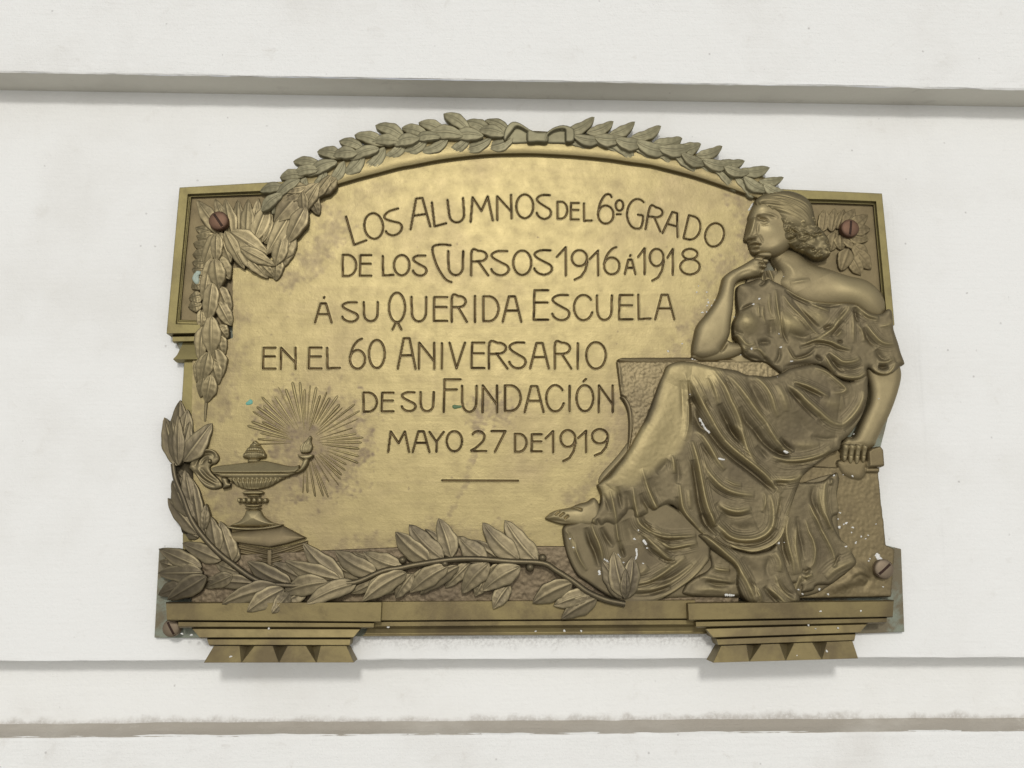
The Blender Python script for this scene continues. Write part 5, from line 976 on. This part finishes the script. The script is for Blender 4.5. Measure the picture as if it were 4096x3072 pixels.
# ------------------------------------------------------------------ screws
def screw(c, r, h, rot, mat, rz=1.0, tiltx=0):
    mb = MB(); a0, b0 = P([c], h)[0]; n = 28
    prof = [(1.0, -26), (1.0, 0), (.97, 2.5), (.85, 5), (.6, 7), (.3, 8), (0.02, 8.2)]
    mb.grid(np.array([[[a0+r*k*math.cos(u), b0+r*rz*k*math.sin(u), h+z] for u in np.linspace(0, 2*math.pi, n, endpoint=False)] for k, z in prof])[:, ::-1], closed=True)
    o = mb.build("screw", mat, plaque)
    # slot: dark bar on the head, its colour standing in for a shaded channel
    mb = MB(); co, si = math.cos(math.radians(rot)), math.sin(math.radians(rot))
    g = []
    for u in np.linspace(-.96, .96, 9):
        row = []
        for v, z in ((-.13, .3), (-.11, .7), (-.07, .4), (.07, .4), (.11, .7), (.13, .3)):
            x, y = r*u, r*v; k = math.hypot(u, v); zz = np.interp(k, [0, .3, .6, .85, .97, 1.1], [8.2, 8, 7, 5, 2.5, 0])
            row.append([a0+x*co-y*si, b0+(x*si+y*co)*rz, h+zz+z])
        g.append(row)
    mb.grid(np.array(g)); mb.build("slot", M_slot, o)
    return o
screw(t4(*F5, (855, 648))[0], 39, 88, 55, M_screw)['label'] = "reddish copper screw in the upper left corner"
screw(t4(*T7, (1000, 850))[0], 38, 70, 98, M_screw)['label'] = "reddish copper screw in the upper right corner"
screw(t4(*TK, (1745, 905))[0], 38, 80, -40, M_screw2)['label'] = "brown screw by the lower right corner"
screw(t2(*E2, (210, 1325))[0], 33, 70, 60, M_screw2)['label'] = "brown screw by the lower left corner"

# ------------------------------------------------------------------ marks left on the bronze
def blob(mb, c, rx, ry, h, seed):
    r = np.random.default_rng(seed); a0, b0 = P([c], h)[0]; n = 12; ph = r.uniform(0, 6.28, 3); rot = r.uniform(0, 6.28)
    g = []
    for k, z in ((1.0, -3.0), (.95, .0), (.6, 1.6), (.05, 2.2)):
        ring = []
        for u in np.linspace(0, 2*math.pi, n, endpoint=False):
            q = k*(1+.22*math.sin(2*u+ph[0])+.16*math.sin(3*u+ph[1])); ring.append([a0+rx*q*math.cos(u), b0+ry*q*math.sin(u), h+z])
        g.append(ring)
    mb.grid(np.array(g)[:, ::-1], closed=True)
HFS = [body, dr, hair, seat, pillar, field]
def top_at(c):
    best = 40
    for f in HFS:
        a, b = P([c], 80)[0]
        i, j = int((a-f.x0)/f.g), int((b-f.y0)/f.g)
        if 0 <= i < f.nx and 0 <= j < f.ny: best = max(best, f.H[j, i])
    return best
mb = MB(); sp = []
sp += t4(*TB, (575, 575), (548, 675), (710, 675), (725, 790), (845, 805), (735, 840), (715, 890), (790, 890), (640, 1000), (710, 995), (920, 610), (1160, 1075), (315, 1500), (468, 1555), (90, 1620), (1455, 868), (1550, 780), (1865, 1340), (1895, 1555), (1945, 425))
sp += t4(*TD, (435, 910), (480, 345), (525, 350), (1425, 180), (2065, 380), (1840, 635), (1250, 280)) + t4(*TI, (1695, 285), (1630, 425), (1640, 430), (1830, 570), (1390, 715), (1770, 815), (1650, 745), (655, 560), (600, 420), (1455, 800))
sp += t4(*TK, (1010, 105), (1100, 190), (1140, 170), (1030, 235), (1245, 240), (1225, 320), (1380, 385), (1490, 365), (1450, 420), (1300, 470), (1290, 490), (1135, 545), (1615, 185), (375, 1235), (440, 1305), (710, 1230), (850, 1310), (1730, 1190), (1520, 740), (1500, 775), (1375, 1575), (730, 1580), (60, 490), (155, 475)) + t4(*TH, (1275, 145), (1090, 795), (945, 810), (170, 435), (1040, 1405), (1240, 815)) + t4(*TE, (1515, 590), (1540, 660), (1560, 660), (1660, 980))
sp += [(1500+u/2, 1950+v/2) for u, v in ((105, 1118), (1515, 1147), (1285, 1150), (1650, 1148))] + [(2600+u/2, 1950+v/2) for u, v in ((1325, 1130), (1505, 1125), (1268, 1100), (1175, 1345), (1415, 1310))] + [(580+u/2, 1850+v/2) for u, v in ((990, 1328), (685, 1553), (295, 1370), (370, 1380))]
rs = np.random.default_rng(3)
for k, c in enumerate(sp):
    h = top_at(c)
    if c[1] > 2395: h = {True: 122, False: 72}[c[0] < 1500 or c[0] > 2760] if c[1] < 2482 else (104 if c[1] < 2570 else 104)
    r = rs.uniform(2.4, 5.6); blob(mb, c, r*rs.uniform(.8, 1.3), r*rs.uniform(.6, 1.0), h+.5, k)
for pts, w in ((t4(*TD, (600, 1300), (640, 1370), (690, 1460), (740, 1520)), 8), (t4(*TI, (1150, 750), (1210, 790), (1245, 860), (1255, 960)), 5), (t4(*TI, (1660, 590), (1670, 680), (1650, 740)), 6), (t4(*TI, (1610, 760), (1622, 880)), 5), (t4(*TI, (1780, 455), (1815, 500)), 8), (t4(*TI, (1065, 935), (1075, 985)), 6), (t4(*TI, (1360, 670), (1400, 720)), 4), (t4(*TG, (1095, 540), (1180, 555)), 6), (t4(*TG, (2150, 420), (2200, 440)), 6), (t4(*TJ, (1210, 1318), (1340, 1328)), 7), (t4(*TK, (1630, 670), (1660, 740), (1700, 755)), 11), (t4(*TA, (455, 450), (420, 500), (385, 560)), 6)):  # last stroke is a highlight beside the forehead, put in as white blobs
    q = resample(catmull(pts, 5), 11)
    for k, c in enumerate(q): blob(mb, c, w*rs.uniform(.5, .95), w*rs.uniform(.4, .8), top_at(c)+.3, 300+k)
pk = mb.build("paint_specks_and_highlight", M_paint, plaque); pk['label'] = "white paint spatter and a painted highlight by the forehead"; pk['kind'] = "stuff"
mb = MB(); blob(mb, (998, 1610), 14, 11, HF0+1, 1); mb.build("verdigris_spot", M_verd, plaque)['label'] = "turquoise verdigris spot left of the rays"
mb = MB(); blob(mb, (1826, 1627), 17, 10, HF0+1, 2); mb.build("verdigris_spot", M_green, plaque)['label'] = "dark green spot beside the F"
mb = MB(); blob(mb, (784, 1112), 17, 22, 58, 5); blob(mb, (790, 1095), 12, 14, 59, 6); mb.build("verdigris_spot", M_pale, plaque)['label'] = "pale verdigris on the left panel leaves"
